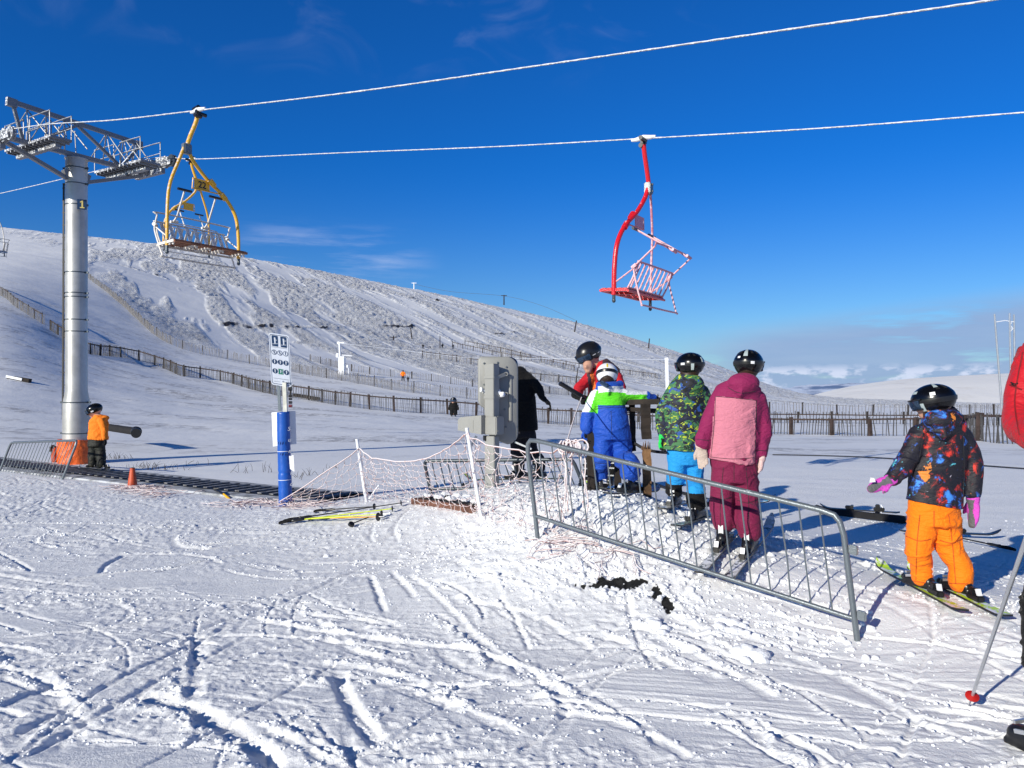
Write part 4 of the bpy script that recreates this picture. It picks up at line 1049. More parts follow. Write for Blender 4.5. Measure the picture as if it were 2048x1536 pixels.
def folds(amp, fz=.075, seed=1):
    def f(co, no):
        a = co[:, 0]+co[:, 1]*.8
        z = co[:, 2]; msk = sm(-.35, .25, fbm(a/.3, z/.3, 2, seed+9))
        wa = a+.05*fbm(a/.2, z/.15, 2, seed+2); wz = z+.04*fbm(a/.18, z/.2, 2, seed+3)
        r1 = np.clip(1-np.abs(fbm(wa/.26+wz/.35, wz/(fz*1.3)-wa/.25, 2, seed+4))*4.2, 0, 1)**1.5
        r2 = np.clip(1-np.abs(fbm(wa/.30-wz/.30, wz/(fz*1.1)+wa/.22, 2, seed+6))*5.0, 0, 1)**1.5
        return amp*(.55*fbm(a/.2, z/(fz*1.3), 2, seed)+msk*(.75*r1+.55*r2)-.45)
    return f
M['seam'] = mat('dark_seam_thread', (.02, .02, .025), .8)  # dark thread colour of the seam tubes
from mathutils.bvhtree import BVHTree
def seam(o, lines, m=None, r=.0022, name='seam'):
    """stitched seam lying on the cloth: each line is traced on the surface of o"""
    me = o.data; org = root_loc(o); bv = BVHTree.FromPolygons([v.co+org for v in me.vertices], [tuple(p.vertices) for p in me.polygons]); mb = MB(); e = V((0, 0, CZ))
    for ln in lines:
        pp = smooth_path([V((a, b, 0)) for a, b in ln], 8); out = []
        if len(ln) == 2: pp = [pp[0].lerp(pp[1], i/10) for i in range(11)]
        for p in pp:
            d = (P(p.x, p.y, 1)-e).normalized(); loc, n, _, _ = bv.ray_cast(e, d)
            if loc is not None: out.append(loc+n*r*.4)
        if len(out) > 2 and max((out[i+1]-out[i]).length for i in range(len(out)-1)) < .12: mb.tube(out, r, 5)
    if len(mb.v): c = mb.build(name, m or M['seam'], o); return c
class Fig:
    def __init__(s, name, label, D, base, cat='person', vox=.011):
        s.D = D; print('FIG', label[:24], round(D, 2)); s.root = empty(name, base, label=label, cat=cat); s.vox = vox; s.body = MB()
    def q(s, p):
        return P(p[0], p[1], s.D+(p[2] if len(p) > 2 else 0))
    def k(s): return s.D/FPX
    def limb(s, mb, pts, rr, asp=1.0, body=.72):
        """pts: (px,py,dd); rr in px"""
        P_ = smooth_path([s.q(p) for p in pts], 3) if len(pts) > 2 else [s.q(p) for p in pts]
        R_ = list(np.interp(np.linspace(0, len(rr)-1, len(P_)), range(len(rr)), rr))
        R_ = [r*s.k() for r in R_]
        mb.cap(P_, R_, 14, [r*asp for r in R_]); 
        if body: s.body.cap(P_, [r*body for r in R_], 10)
    def torso(s, mb, secs, body=.72, depth=.62):
        """secs: (px,py,halfwidth,[dd],[depth ratio])"""
        n = len(secs); P_ = smooth_path([s.q((a[0], a[1], a[3] if len(a) > 3 else 0)) for a in secs], 3)
        W = np.interp(np.linspace(0, n-1, len(P_)), range(n), [a[2] for a in secs])*s.k()
        Dp = np.interp(np.linspace(0, n-1, len(P_)), range(n), [a[4] if len(a) > 4 else depth for a in secs])*W
        mb.tube(P_, list(W), 28, list(Dp), side=(1, 0, 0))
        if body: s.body.tube(P_, list(W*body), 20, list(Dp*body), side=(1, 0, 0))
    def cloth(s, name, mb, mats, amp=.010, matfn=None, seed=1, fz=.075, sm_=5, disp=None, vox=None):
        co, fs = remeshed(mb, vox or s.vox, sm_, disp or folds(amp, fz, seed))
        fn = None
        if matfn: fn = lambda c: matfn(1024+FPX*c[0]/c[1], HOR-(c[2]-CZ)*FPX/c[1], c)
        return npbuild(name, co, fs, mats, s.root, fn)
    def finish(s, m=None, yb=None):
        co, fs = remeshed(s.body, .016, 3); o = npbuild('body', co, fs, [m or M['skin'], M['hair']], s.root, (lambda c: 1 if c[1] < yb else 0) if yb else None); return o
def basis(f, up=(0, 0, 1)):
    f = V(f).normalized(); u = V(up); u = (u-f*u.dot(f)).normalized(); s_ = u.cross(f); return f, s_, u
def helmet(fig, c, r, f, up=(0, 0, 1), m=None, strap=None, goggles=True, decal=None, stickers_and_glints=(), vents=True, visor=False):
    """c centre, r (length half, width half, height) in metres, f facing"""
    F_, S2, U_ = basis(f, up); m = m or M['black_gloss']
    def pt(th, ph, k=1.0):
        x = r[0]*math.sin(ph)*math.cos(th); y = r[1]*math.sin(ph)*math.sin(th); z = r[2]*math.cos(ph)
        if ph > math.pi/2: q = 1-.10*(ph-math.pi/2); x *= q; y *= q; z *= 1.05
        if math.cos(th) < 0: x *= 1.04
        return c+(F_*x+S2*y+U_*z)*k
    def pm(th):
        a = abs((th+math.pi) % (2*math.pi)-math.pi); return R(np.interp(math.degrees(a), [0, 35, 60, 95, 130, 180], [82, 84, 112, 132, 128, 118]))
    nu, nv = 40, 14; mb = MB(); vs = []; fs = []
    for k_ in (1.0, .90):
        for j in range(nv+1):
            for i in range(nu):
                th = 2*math.pi*i/nu; ph = pm(th)*(j/nv)+1e-3; kk = k_
                if k_ == 1.0: kk = 1+.016*math.sin(ph*3)*math.cos(4*th)*0+(.012 if .50 < j/nv < .62 else 0)
                vs.append(pt(th, ph, kk))
    B0 = (nv+1)*nu
    for j in range(nv):
        for i in range(nu):
            a, b_ = j*nu+i, j*nu+(i+1) % nu; fs.append((a, b_, b_+nu, a+nu)); fs.append((B0+a, B0+a+nu, B0+b_+nu, B0+b_))
    for i in range(nu): a, b_ = nv*nu+i, nv*nu+(i+1) % nu; fs.append((a, b_, B0+b_, B0+a))
    mb.add(vs, fs); sh = mb.build('helmet', m, fig.root, ang=60)
    def patch(th0, th1, ph0, ph1, k=1.02, n=14, w_=4, name='decal', mm=None, thick=.02):
        mb = MB(); vs = []; fs = []
        for kk in (k, k-thick):
            for i in range(n+1):
                for j in range(w_+1): vs.append(pt(R(th0+(th1-th0)*i/n), R(ph0+(ph1-ph0)*j/w_), kk))
        o_ = (n+1)*(w_+1)
        for i in range(n):
            for j in range(w_): a = i*(w_+1)+j; fs.append((a, a+1, a+w_+2, a+w_+1)); fs.append((o_+a, o_+a+w_+1, o_+a+w_+2, o_+a+1))
        for i in range(n):
            for j in (0, w_): a = i*(w_+1)+j; fs.append((a, a+w_+1, o_+a+w_+1, o_+a))
        for j in range(w_):
            for i in (0, n): a = i*(w_+1)+j; fs.append((a, a+1, o_+a+1, o_+a))
        mb.add(vs, fs); return mb.build(name, mm, sh, ang=60)
    if vents:
        for th in (150, 210, 120, 240):
            patch(th-6, th+6, 32, 52, 1.012, 4, 3, 'vent', M['black_fab'])
    if goggles:
        patch(-62, 62, 84, 112, 1.10, 16, 5, 'goggle_lens', M['lens'], .06); patch(-68, 68, 80, 85, 1.12, 16, 2, 'goggle_frame', M['black_plastic'], .08); patch(-66, 66, 111, 116, 1.12, 16, 2, 'goggle_frame', M['black_plastic'], .08)
    if strap: patch(62, 298, 84, 100, 1.03, 30, 3, 'goggle_strap', strap, .02)
    if decal: patch(decal[0], decal[1], decal[2], decal[3], 1.022, 10, 8, 'decal', decal[4], .015)
    for st in stickers_and_glints: patch(st[0], st[1], st[2], st[3], 1.04, 6, 3, 'sticker_and_glint', st[4] if len(st) > 4 else M['white_plastic'], .02)
    fig.body.ell(c-U_*r[2]*.18, (r[0]*.80, r[1]*.76, r[2]*.98), Matrix((F_, S2, U_)).transposed())
    fc = c+F_*r[0]*.70-U_*r[2]*.45
    fig.body.ell(fc+F_*r[0]*.10, (r[0]*.14, r[1]*.10, r[2]*.16)); fig.body.ell(fc-U_*r[2]*.42-F_*r[0]*.12, (r[0]*.22, r[1]*.26, r[2]*.2))
    return sh
def glove(fig, w_, d, n, L_, m, thumb=1, mitten=False, curl=.25, cuff=None, palm=None, name='glove'):
    """w_ wrist, d finger direction, n palm normal, L_ length"""
    d = V(d).normalized(); n = V(n); n = (n-d*n.dot(d)).normalized(); s_ = d.cross(n)*thumb; mb = MB()
    mb.cap([w_-d*L_*.18, w_+d*L_*.05], [L_*.24, L_*.235], 12, [L_*.20, L_*.19], side=s_)
    mb.cap([w_+d*L_*.05, w_+d*L_*.30, w_+d*L_*.48], [L_*.20, L_*.25, L_*.235], 12, [L_*.14, L_*.14, L_*.12], side=s_)
    if mitten:
        mb.cap([w_+d*L_*.4, w_+d*L_*.7+n*L_*.03, w_+d*L_*.92+n*L_*.10], [L_*.24, L_*.22, L_*.14], 12, [L_*.13, L_*.12, L_*.09], side=s_)
    else:
        for i, (o_, ln) in enumerate(((.165, .46), (.06, .52), (-.05, .48), (-.155, .38))):
            b = w_+d*L_*.46+s_*L_*o_; c_ = curl*(1+.25*i)
            p1 = b+d*L_*ln*.45*math.cos(c_*.6)+n*L_*ln*.45*math.sin(c_*.6)+s_*L_*o_*.10
            p2 = p1+d*L_*ln*.35*math.cos(c_*1.6)+n*L_*ln*.35*math.sin(c_*1.6)
            p3 = p2+d*L_*ln*.22*math.cos(c_*2.6)+n*L_*ln*.22*math.sin(c_*2.6)
            mb.cap([b, p1, p2, p3], [L_*.062, L_*.060, L_*.056, L_*.046], 8)
    tb = w_+d*L_*.14+s_*L_*.17; mb.cap([tb, tb+d*L_*.20+s_*L_*.13+n*L_*.03, tb+d*L_*.36+s_*L_*.15+n*L_*.09], [L_*.09, L_*.075, L_*.055], 8)
    co, fs = remeshed(mb, L_*.032, 2, lambda co, no: L_*.008*fbm(co[:, 0]/.03+co[:, 1]/.03, co[:, 2]/.02, 2, 3))
    mats = [m, cuff or m, palm or m]
    def fn(c):
        q = V(c)-w_; 
        if q.dot(d) < L_*.02: return 1
        if q.dot(n) > L_*(.108 if not mitten else .118): return 2
        return 0
    return npbuild(name, co, fs, mats, fig.root, fn)
def boot(fig, b, f, sc=1.0, m=None, buck=None, name='boot'):
    sc *= min(1.15, max(.85, 1.0))
    """b: sole centre on the ski, f facing"""
    F_, S2, U_ = basis(f); m = m or M['black_plastic']; g = lambda x, y, z: b+(F_*x+S2*y+U_*z)*sc
    mb = MB(); mb.cap([g(-.075, 0, .05), g(.02, 0, .052), g(.11, 0, .045)], [.046*sc, .050*sc, .044*sc], 12, [.045*sc, .045*sc, .036*sc], side=S2)
    mb.cap([g(-.045, 0, .05), g(-.035, 0, .13), g(-.01, 0, .22)], [.048*sc, .052*sc, .056*sc], 12, [.052*sc, .058*sc, .062*sc], side=S2)
    mb.box(g(.01, 0, .013), (.075*sc, .27*sc, .024*sc), Matrix((S2, F_, U_)).transposed())
    co, fs = remeshed(mb, .0085, 2); bt = npbuild(name, co, fs, m, fig.root)
    for z, x in ((.085, .05), (.15, .0), (.20, .01)):
        mb = MB()
        for s_ in (1, -1): mb.beam(g(x-.02, s_*.056, z), g(x+.03, s_*.054, z-.012), .012, .016)
        mb.beam(g(x+.045, -.04, z+.012), g(x+.045, .04, z+.012), .012, .014); mb.build('buckle', buck or M['alu'], bt)
    mb = MB(); mb.beam(g(-.092, 0, .16), g(-.078, 0, .06), .035, .018, up=-F_); mb.build('heel_spoiler', buck or M['white_plastic'], bt)
    return bt
def ski_top(name, colA, colB, sc=9):
    m, t, b = new_mat(name); vec = objco(t, (2.2, 1, 1)); n = noise_node(t, sc, 3, .6, vec, .3)
    c = mixc(t, mth(t, 'GREATER_THAN', n, .54), colA, colB); sn = sstep(t, noise_node(t, 16, 5, .7, objco(t)), .50, .56)
    t.links.new(mixc(t, sn, c, (.82, .84, .88)), b.inputs['Base Color']); b.inputs['Roughness'].default_value = .35; return m
M['ski_white'] = ski_top('white_ski_top', (.55, .56, .56), (.10, .12, .12)); M['ski_lime'] = ski_top('lime_ski_top', (.50, .75, .03), (.62, .66, .60)); M['ski_black'] = mat('black_ski', (.014, .014, .016), .35)
M['ski_green'] = ski_top('green_ski_top', (.18, .32, .20), (.10, .12, .12)); M['ski_edge'] = M['ski_black']; M['ski_cyan'] = ski_top('cyan_ski_top', (.05, .45, .60), (.5, .5, .5))
def ski(mid, f, Ln, m, label, wd=.075, bind=True, dz=.03, edge=None, group='skis on the skiers\' feet', tilt=0.0, tipc=None, cat='ski', slope=True):
    f = V(f); f.z = 0; f.normalize(); s_ = V((-f.y, f.x, 0)); u = V((0, 0, 1))
    a = mid-f*Ln*.45; b = mid+f*Ln*.42
    za, zb = gz(a.x, a.y), gz(b.x, b.y); zm = gz(mid.x, mid.y)
    k = (zb-za)/(.87*Ln) if slope else 0; F3 = V((f.x, f.y, k)).normalized(); c0 = V((mid.x, mid.y, max(zm, (za*.42+zb*.45)/.87)+dz)); U3 = F3.cross(s_).normalized()*-1 if F3.cross(s_).z < 0 else F3.cross(s_).normalized()
    if tilt: Rm = Matrix.Rotation(tilt, 3, F3); s_ = Rm@s_; U3 = Rm@U3
    n = 22; vs = []; mbT = MB(); mbE = MB(); T = []; Bt = []
    for i in range(n+1):
        t = i/n; x = (t-.45)*Ln; z = .0
        if t > .87: z = .085*((t-.87)/.13)**1.7*Ln/1.5
        if t < .05: z = .008*(1-t/.05)
        w_ = wd/2*(1-.16*math.sin(math.pi*min(max((t-.05)/.85, 0), 1)))
        if t > .93: w_ *= math.sqrt(max(1e-3, 1-((t-.93)/.072)**2))
        if t < .02: w_ *= .8
        c = c0+F3*x+U3*z; T.append((c-s_*w_+U3*.008, c+s_*w_+U3*.008)); Bt.append((c-s_*w_*1.02-U3*.004, c+s_*w_*1.02-U3*.004))
    vs = [p for q in T for p in q]; mbT.add(vs, [(2*i, 2*i+1, 2*i+3, 2*i+2) for i in range(n)])
    root = empty('ski', c0, label=label, cat=cat, group=group)
    vs = [p for q in zip(T, Bt) for p in (q[0][0], q[0][1], q[1][0], q[1][1])]; fs = []
    for i in range(n): a = 4*i; fs += [(a, a+4, a+6, a+2), (a+1, a+3, a+7, a+5), (a+2, a+6, a+7, a+3)]
    fs += [(0, 2, 3, 1), (4*n, 4*n+1, 4*n+3, 4*n+2)]
    mbE.add(vs, fs); mbT.build('top_sheet', m, root, smooth=False); mbE.build('base', edge or M['ski_edge'], root, smooth=False)
    if bind:
        Rm = Matrix((s_, F3, U3)).transposed()
        mb = MB(); mb.box(c0+F3*.15+U3*.03, (.055, .09, .04), Rm, bev=.008); mb.box(c0+F3*.12+U3*.045, (.065, .03, .03), Rm, bev=.006); mb.build('toe_binding', M['black_plastic'], root)
        mb = MB(); mb.box(c0-F3*.17+U3*.03, (.05, .12, .04), Rm, bev=.008); mb.box(c0-F3*.155+U3*.06, (.045, .05, .05), Rm, bev=.008); mb.build('heel_binding', M['black_plastic'], root)
        mb = MB(); mb.beam(c0-F3*.22+U3*.03, c0-F3*.19+U3*.085, .03, .012, up=F3); mb.build('heel_lever', M['white_plastic'], root)
    return root, c0+U3*.012, F3
def legpath(fig, hip, knee, ft, F3, sc, r, mb, hem=.13, asp=1.0, body=.7):
    """hip, knee as pixel triples, ft the boot sole point"""
    k = fig.k(); a = ft-V(F3)*.02*sc+V((0, 0, hem)); P_ = smooth_path([fig.q(hip), fig.q(knee), a+V((0, 0, .10)), a], 3)
    R_ = list(np.interp(np.linspace(0, 3, len(P_)), [0, 1, 2, 3], r)*k)
    mb.cap(P_[:-1]+[P_[-1]], R_, 16, [q*asp for q in R_]); fig.body.cap(P_, [q*body for q in R_], 10)

# ---- plum and pink girl
g0 = hit(1472, 1100); D_ = g0.y; fg = Fig('person', 'tallest child in the queue from behind, pink jacket with plum yoke and sleeves', D_, g0, vox=.010)
dirS = (.50, .86, 0)
fL = hit(1448, 1098); _, bL, F3L = ski(fL, dirS, 1.45, M['ski_white'], 'left ski of the child in the pink and plum jacket')
fR = hit(1499, 1112); _, bR, F3R = ski(fR, dirS, 1.45, M['ski_white'], 'right ski of the child in the pink and plum jacket')
boot(fg, bL, dirS, .95); boot(fg, bR, dirS, .95)
mb = MB(); fg.torso(mb, [(1470, 905, 46), (1468, 940, 47), (1466, 965, 44)], depth=.7)
legpath(fg, (1447, 945), (1442, 1010), bL, F3L, 1, [26, 24, 24, 23], mb, hem=.15); legpath(fg, (1490, 945), (1494, 1010), bR, F3R, 1, [26, 25, 24, 25], mb, hem=.15)
o_ = fg.cloth('trousers', mb, M['plum_trousers'], .016, seed=11, fz=.10); seam(o_, [[(1468, 930), (1468, 962)], [(1447, 935), (1441, 1000), (1441, 1070)], [(1492, 935), (1497, 1000), (1499, 1085)], [(1422, 992), (1440, 1000), (1462, 994)], [(1474, 1000), (1495, 1006), (1518, 998)], [(1424, 1062), (1460, 1064)], [(1480, 1084), (1520, 1086)]])
mb = MB(); fg.torso(mb, [(1490, 752, 20, 0, 1), (1485, 768, 30, 0, .9), (1479, 785, 50, 0, .6), (1475, 805, 55), (1471, 850, 53), (1467, 900, 52), (1464, 924, 50, 0, .72)])
fg.limb(mb, [(1438, 795), (1417, 845), (1406, 885, -.02)], [19, 19, 16]); fg.limb(mb, [(1515, 797), (1526, 850), (1522, 908, -.02)], [19, 17, 14])
mb.ell(fg.q((1487, 765, -.09)), (.125, .085, .085)); mb.cap([fg.q((1455, 768, -.06)), fg.q((1480, 785, -.13)), fg.q((1515, 780, -.06))], [.035, .045, .035], 10)
def zp(px, py, c):
    if py < 792+(px-1430)*.10: return 0
    l = 1431-(py-790)*.10; r = 1512-(py-790)*.02
    return 1 if l < px < r else 0
o_ = fg.cloth('jacket', mb, [M['plum'], M['pink']], .014, zp, seed=3, fz=.13); seam(o_, [[(1431, 793), (1470, 796), (1513, 801)], [(1431, 795), (1428, 850), (1422, 914)], [(1513, 801), (1512, 850), (1510, 914)], [(1421, 914), (1465, 918), (1511, 915)], [(1390, 878), (1418, 881)], [(1510, 900), (1536, 902)], [(1456, 775), (1480, 786), (1512, 782)]])
hc = fg.q((1497, 727)); helmet(fg, hc, (.122, .108, .105), (.45, .88, -.08), decal=(170, 188, 22, 66, M['grey_decal']), stickers_and_glints=((200, 214, 88, 98), (146, 158, 66, 74)), strap=M['black_plastic'])
mb = MB()
for k_ in range(3): mb.ell(hc+V((-.052+.006*k_, -.113+.004*k_, .050-.020*k_)), (.006, .004, .006), nu=8, nv=6)
fg.body.cap([fg.q((1490, 740)), fg.q((1484, 790))], .05)
glove(fg, fg.q((1402, 893, -.02)), (.12, -.05, -1), (-.25, -1, 0), .175, M['glove_cream'], thumb=1, cuff=M['glove_pinkish'], palm=M['glove_cream'], curl=.28)
glove(fg, fg.q((1523, 915, -.02)), (-.12, 0, -1), (-.9, .2, 0), .175, M['glove_pinkish'], thumb=1, curl=.35)
fg.finish(yb=fg.D+.03)

# ---- camouflage jacket child
g0 = hit(1372, 1032); D_ = g0.y; fg = Fig('person', 'child in green camouflage jacket and bright blue trousers, second in the queue', D_, g0, vox=.010)
fL = hit(1349, 1018); _, bL, F3L = ski(fL, (.42, .9, 0), 1.1, M['ski_white'], 'left ski of the child in the camouflage jacket'); fR = hit(1394, 1046); _, bR, F3R = ski(fR, (.55, .83, 0), 1.1, M['ski_green'], 'right ski of the child in the camouflage jacket')
boot(fg, bL, (.42, .9, 0), .9); boot(fg, bR, (.55, .83, 0), .9)
mb = MB(); fg.torso(mb, [(1370, 885, 38), (1370, 915, 39), (1370, 930, 36)], depth=.72)
legpath(fg, (1354, 915), (1352, 960), bL, F3L, 1, [20, 19, 18, 19], mb, hem=.12); legpath(fg, (1386, 915), (1391, 965), bR, F3R, 1, [20, 19, 19, 20], mb, hem=.12)
zL = bL.z+.20; zR = bR.z+.21
fg.cloth('trousers', mb, [M['sky_blue'], M['black_fab']], .013, lambda px, py, c: 1 if c[2] < (zL if px < 1372 else zR) else 0, seed=21, fz=.10)
mb = MB(); fg.torso(mb, [(1378, 748, 22, 0, 1), (1376, 764, 34, 0, .8), (1374, 780, 42), (1370, 815, 44), (1366, 860, 45), (1363, 902, 44, 0, .75)])
fg.limb(mb, [(1345, 786), (1325, 830), (1327, 868, -.02)], [17, 17, 14]); fg.limb(mb, [(1404, 784), (1418, 830), (1412, 876, .02)], [17, 17, 14])
mb.ell(fg.q((1385, 768, -.08)), (.11, .07, .085))
o_ = fg.cloth('jacket', mb, M['camo'], .014, seed=23, fz=.12); seam(o_, [[(1332, 890), (1365, 895), (1404, 892)], [(1345, 800), (1340, 850)], [(1354, 776), (1376, 785), (1398, 776)]])
hc = fg.q((1380, 729)); helmet(fg, hc, (.122, .112, .102), (-.62, .76, -.05), strap=M['black_plastic'], stickers_and_glints=((88, 104, 84, 94), (128, 140, 90, 118, M['grey_decal']), (176, 184, 60, 84, M['grey_decal'])))
fg.body.cap([fg.q((1380, 740)), fg.q((1376, 790))], .045)
glove(fg, fg.q((1325, 876, -.03)), (-.08, 0, -1), (.5, -1, 0), .150, M['glove_green'], thumb=-1, palm=M['black_fab2'], curl=.5); glove(fg, fg.q((1411, 884, .03)), (.05, 0, -1), (-1, 0, 0), .145, M['glove_green'], thumb=1, curl=.4)
fg.finish(yb=fg.D+.03)

# ---- blue and lime suit child
g0 = hit(1228, 984); D_ = g0.y; fg = Fig('person', 'child in blue one-piece snowsuit with lime and white chest, leaning on the wooden rail', D_, g0, vox=.011)
fL = hit(1198, 982); _, bL, F3L = ski(fL, (-.16, .98, 0), .85, M['ski_lime'], 'left ski of the child in the blue snowsuit', wd=.07); fR = hit(1262, 992); _, bR, F3R = ski(fR, (.62, .78, 0), .95, M['ski_white'], 'right ski of the child in the blue snowsuit', wd=.08)
boot(fg, bL, (-.16, .98, 0), .85, buck=M['glove_green']); boot(fg, bR, (.62, .78, 0), .95)
mb = MB(); fg.torso(mb, [(1216, 772, 16, 0, 1), (1218, 782, 28, 0, .8), (1219, 795, 37), (1220, 813, 33), (1222, 830, 35, 0, .72), (1223, 855, 39, 0, .8), (1224, 880, 36, 0, .8)])
legpath(fg, (1206, 872), (1203, 920), bL, F3L, 1, [22, 19, 17, 17], mb, hem=.09); legpath(fg, (1242, 870), (1247, 918), bR, F3R, 1, [22, 20, 18, 19], mb, hem=.16)
fg.limb(mb, [(1192, 792), (1178, 825), (1172, 858, -.02)], [15, 14, 12]); fg.limb(mb, [(1246, 790), (1278, 794, .05), (1305, 797, .12)], [15, 13, 11])
mb.cap([fg.q((1199, 770)), fg.q((1215, 782, -.1)), fg.q((1240, 768))], [.045, .055, .045], 10); mb.ell(fg.q((1217, 772, -.02)), (.125, .105, .060))
def zb_(px, py, c):
    if px < 1196:                       # left sleeve
        d_ = (px-1193)*-.9+(py-795)*.35
        if py < 826-(1196-px)*.05 and py > 779:
            return 2 if px < 1178+(800-py)*.35+9 and px > 1172-(py-800)*.45+2 else (1 if px >= 1172-(py-800)*.45 else 0)
        return 0
    if py > 811+(px-1200)*-.03 or py < 770: return 0 if px < 1252 else (1 if (px < 1292 and py > 786 and py < 812) else 0)
    if px > 1294: return 0
    if px > 1252: return 2 if py < 789 else 1
    return 2 if py < 783+abs(px-1222)*.12 and py > 772 else (1 if py >= 783 else 0)
o_ = fg.cloth('snowsuit', mb, [M['suit_blue'], M['suit_green'], M['suit_white']], .014, zb_, seed=31, fz=.10); seam(o_, [[(1190, 814), (1220, 811), (1252, 811)], [(1190, 818), (1220, 815), (1252, 815)], [(1222, 822), (1223, 850), (1224, 880)], [(1190, 925), (1215, 928)], [(1232, 920), (1262, 925)]])
hc = fg.q((1214, 748, .0)); helmet(fg, hc, (.115, .102, .102), (.1, .93, -.35), m=M['helmet_white'], strap=M['black_plastic'], vents=False, stickers_and_glints=((176, 184, 50, 78, mat('yellow_tab', (.75, .55, .02), .4)), ))
mb = MB(); mb.cap([fg.q((1204, 766, -.13)), fg.q((1213, 771, -.15))], [.022, .022], 8); mb.build('goggles', M['lens'], fg.root)
fg.body.cap([fg.q((1216, 755)), fg.q((1218, 790))], .04)
glove(fg, fg.q((1171, 862, -.02)), (.02, 0, -1), (.3, -1, 0), .135, M['suit_blue'], thumb=1, palm=M['black_fab'], curl=.35); glove(fg, fg.q((1312, 797, .14)), (.9, .3, -.15), (0, 0, -1), .13, M['black_fab2'], thumb=1, curl=.9)
fg.finish(yb=fg.D+.03)

# ---- instructor in red
g0 = V(P(1198, 960, 8.1)); g0.z = gz(g0.x, g0.y); fg = Fig('person', 'instructor in red jacket and black helmet bending behind the child in the blue snowsuit', 8.1, g0, vox=.012)
bL = V((g0.x-.10, g0.y, g0.z+.03)); bR = V((g0.x+.14, g0.y+.05, g0.z+.03)); boot(fg, bL, (-.4, -.5, 0), 1.1); boot(fg, bR, (-.2, -.6, 0), 1.1)
mb = MB(); fg.torso(mb, [(1203, 845, 26), (1203, 870, 27)], depth=.8); legpath(fg, (1193, 865), (1189, 910), bL, V((0, -1, 0)), 1, [16, 14, 12, 12], mb); legpath(fg, (1212, 865), (1213, 910), bR, V((0, -1, 0)), 1, [16, 14, 12, 12], mb)
fg.cloth('trousers', mb, M['black_fab'], .012, seed=5)
mb = MB(); fg.torso(mb, [(1202, 724, 12, 0, 1), (1205, 736, 24, 0, .8), (1207, 752, 32), (1205, 790, 31), (1203, 830, 30), (1203, 868, 28, 0, .8)])
fg.limb(mb, [(1182, 752, -.05), (1160, 775, -.12), (1154, 790, -.22)], [12, 12, 10]); fg.limb(mb, [(1232, 752, -.02), (1242, 785, -.1), (1230, 810, -.25)], [13, 12, 10])
mb.cap([fg.q((1190, 738)), fg.q((1212, 728)), fg.q((1232, 742))], [.05, .06, .05], 10)
def zi(px, py, c):
    if py < 762 and 1205 < px < 1240 and py < 745: return 1
    if 1181 < px-(py-750)*.15 < 1188 and py > 738: return 2
    if 1174 < px-(py-750)*.15 < 1181 and py > 738: return 1
    return 0
fg.cloth('jacket', mb, [M['red_fab'], M['dark_red_fab'], M['orange_lining']], .012, zi, seed=7)
helmet(fg, fg.q((1177, 706)), (.145, .122, .120), (-.72, -.45, -.42), (-.30, -.05, .95), m=M['black_plastic'], goggles=True, strap=M['black_plastic'], stickers_and_glints=((72, 88, 100, 103), (100, 112, 101, 104)))
fc = fg.q((1176, 732, -.09)); fg.body.ell(fc, (.055, .055, .065)); fg.body.ell(fg.q((1171, 734, -.15)), (.02, .025, .02)); fg.body.ell(fg.q((1176, 743, -.12)), (.035, .035, .02)); fg.body.cap([fg.q((1186, 722)), fg.q((1202, 752))], .055)
glove(fg, fg.q((1155, 792, -.24)), (.6, -.4, -.35), (.3, .3, -.8), .19, M['black_fab'], thumb=1, curl=1.1); glove(fg, fg.q((1228, 812, -.27)), (-.4, -.6, -.4), (0, 0, -1), .18, M['black_fab'], thumb=-1, curl=.9)
fg.finish()
mb = MB(); a = P(1119, 766, 7.7); b = P(1163, 792, 7.78); mb.tube([a, a.lerp(b, .03), b], [.020, .023, .023], 12); mb.tube([b, P(1180, 803, 7.85)], .012, 8)
tag(mb.build('tow_bar', M['black_plastic'], origin=b), 'black padded tow bar held out by the instructor in red', 'tow handle')

# ---- all black person behind the control post
g0 = V(P(1050, 952, 9.6)); g0.z = gz(g0.x, g0.y); fg = Fig('person', 'person all in black reaching out an arm, head hidden by the grey control post', 9.6, g0, vox=.014)
fL = P(1036, 945, 9.6); _, bL, F3L = ski(fL, (-.8, .5, 0), 1.5, M['ski_lime'], 'pale ski under the person in black behind the control post', bind=True); bR = bL+V((.25, .05, 0)); boot(fg, bL, (.5, .6, 0), 1.05); boot(fg, bR, (.5, .6, 0), 1.05)
mb = MB(); fg.torso(mb, [(1042, 845, 26), (1044, 875, 26)], depth=.8); legpath(fg, (1036, 865), (1034, 905), bL, F3L, 1, [15, 14, 12, 12], mb); legpath(fg, (1058, 865), (1064, 905), bR, F3L, 1, [15, 14, 13, 13], mb)
fg.cloth('trousers', mb, M['black_fab2'], .012, seed=9)
mb = MB(); fg.torso(mb, [(1030, 735, 14, 0, 1), (1034, 750, 24), (1040, 785, 30), (1044, 820, 30), (1046, 862, 31, 0, .8)])
fg.limb(mb, [(1050, 752), (1074, 772, -.05), (1084, 793, -.1)], [12, 10, 7.5]); fg.limb(mb, [(1022, 752), (1008, 790), (1006, 820, .1)], [12, 10, 8])
fg.cloth('jacket', mb, M['black_fab'], .010, seed=13)
helmet(fg, fg.q((1016, 732, .25)), (.13, .115, .115), (-.8, .4, -.3)); fg.body.cap([fg.q((1018, 745, .2)), fg.q((1030, 765))], .06)
glove(fg, fg.q((1087, 797, -.1)), (.6, -.2, -.55), (-.3, 0, -1), .19, M['black_fab'], thumb=-1, curl=.35); glove(fg, fg.q((1006, 828, .1)), (0, .2, -1), (1, 0, 0), .18, M['black_fab'], curl=.5)
fg.finish()

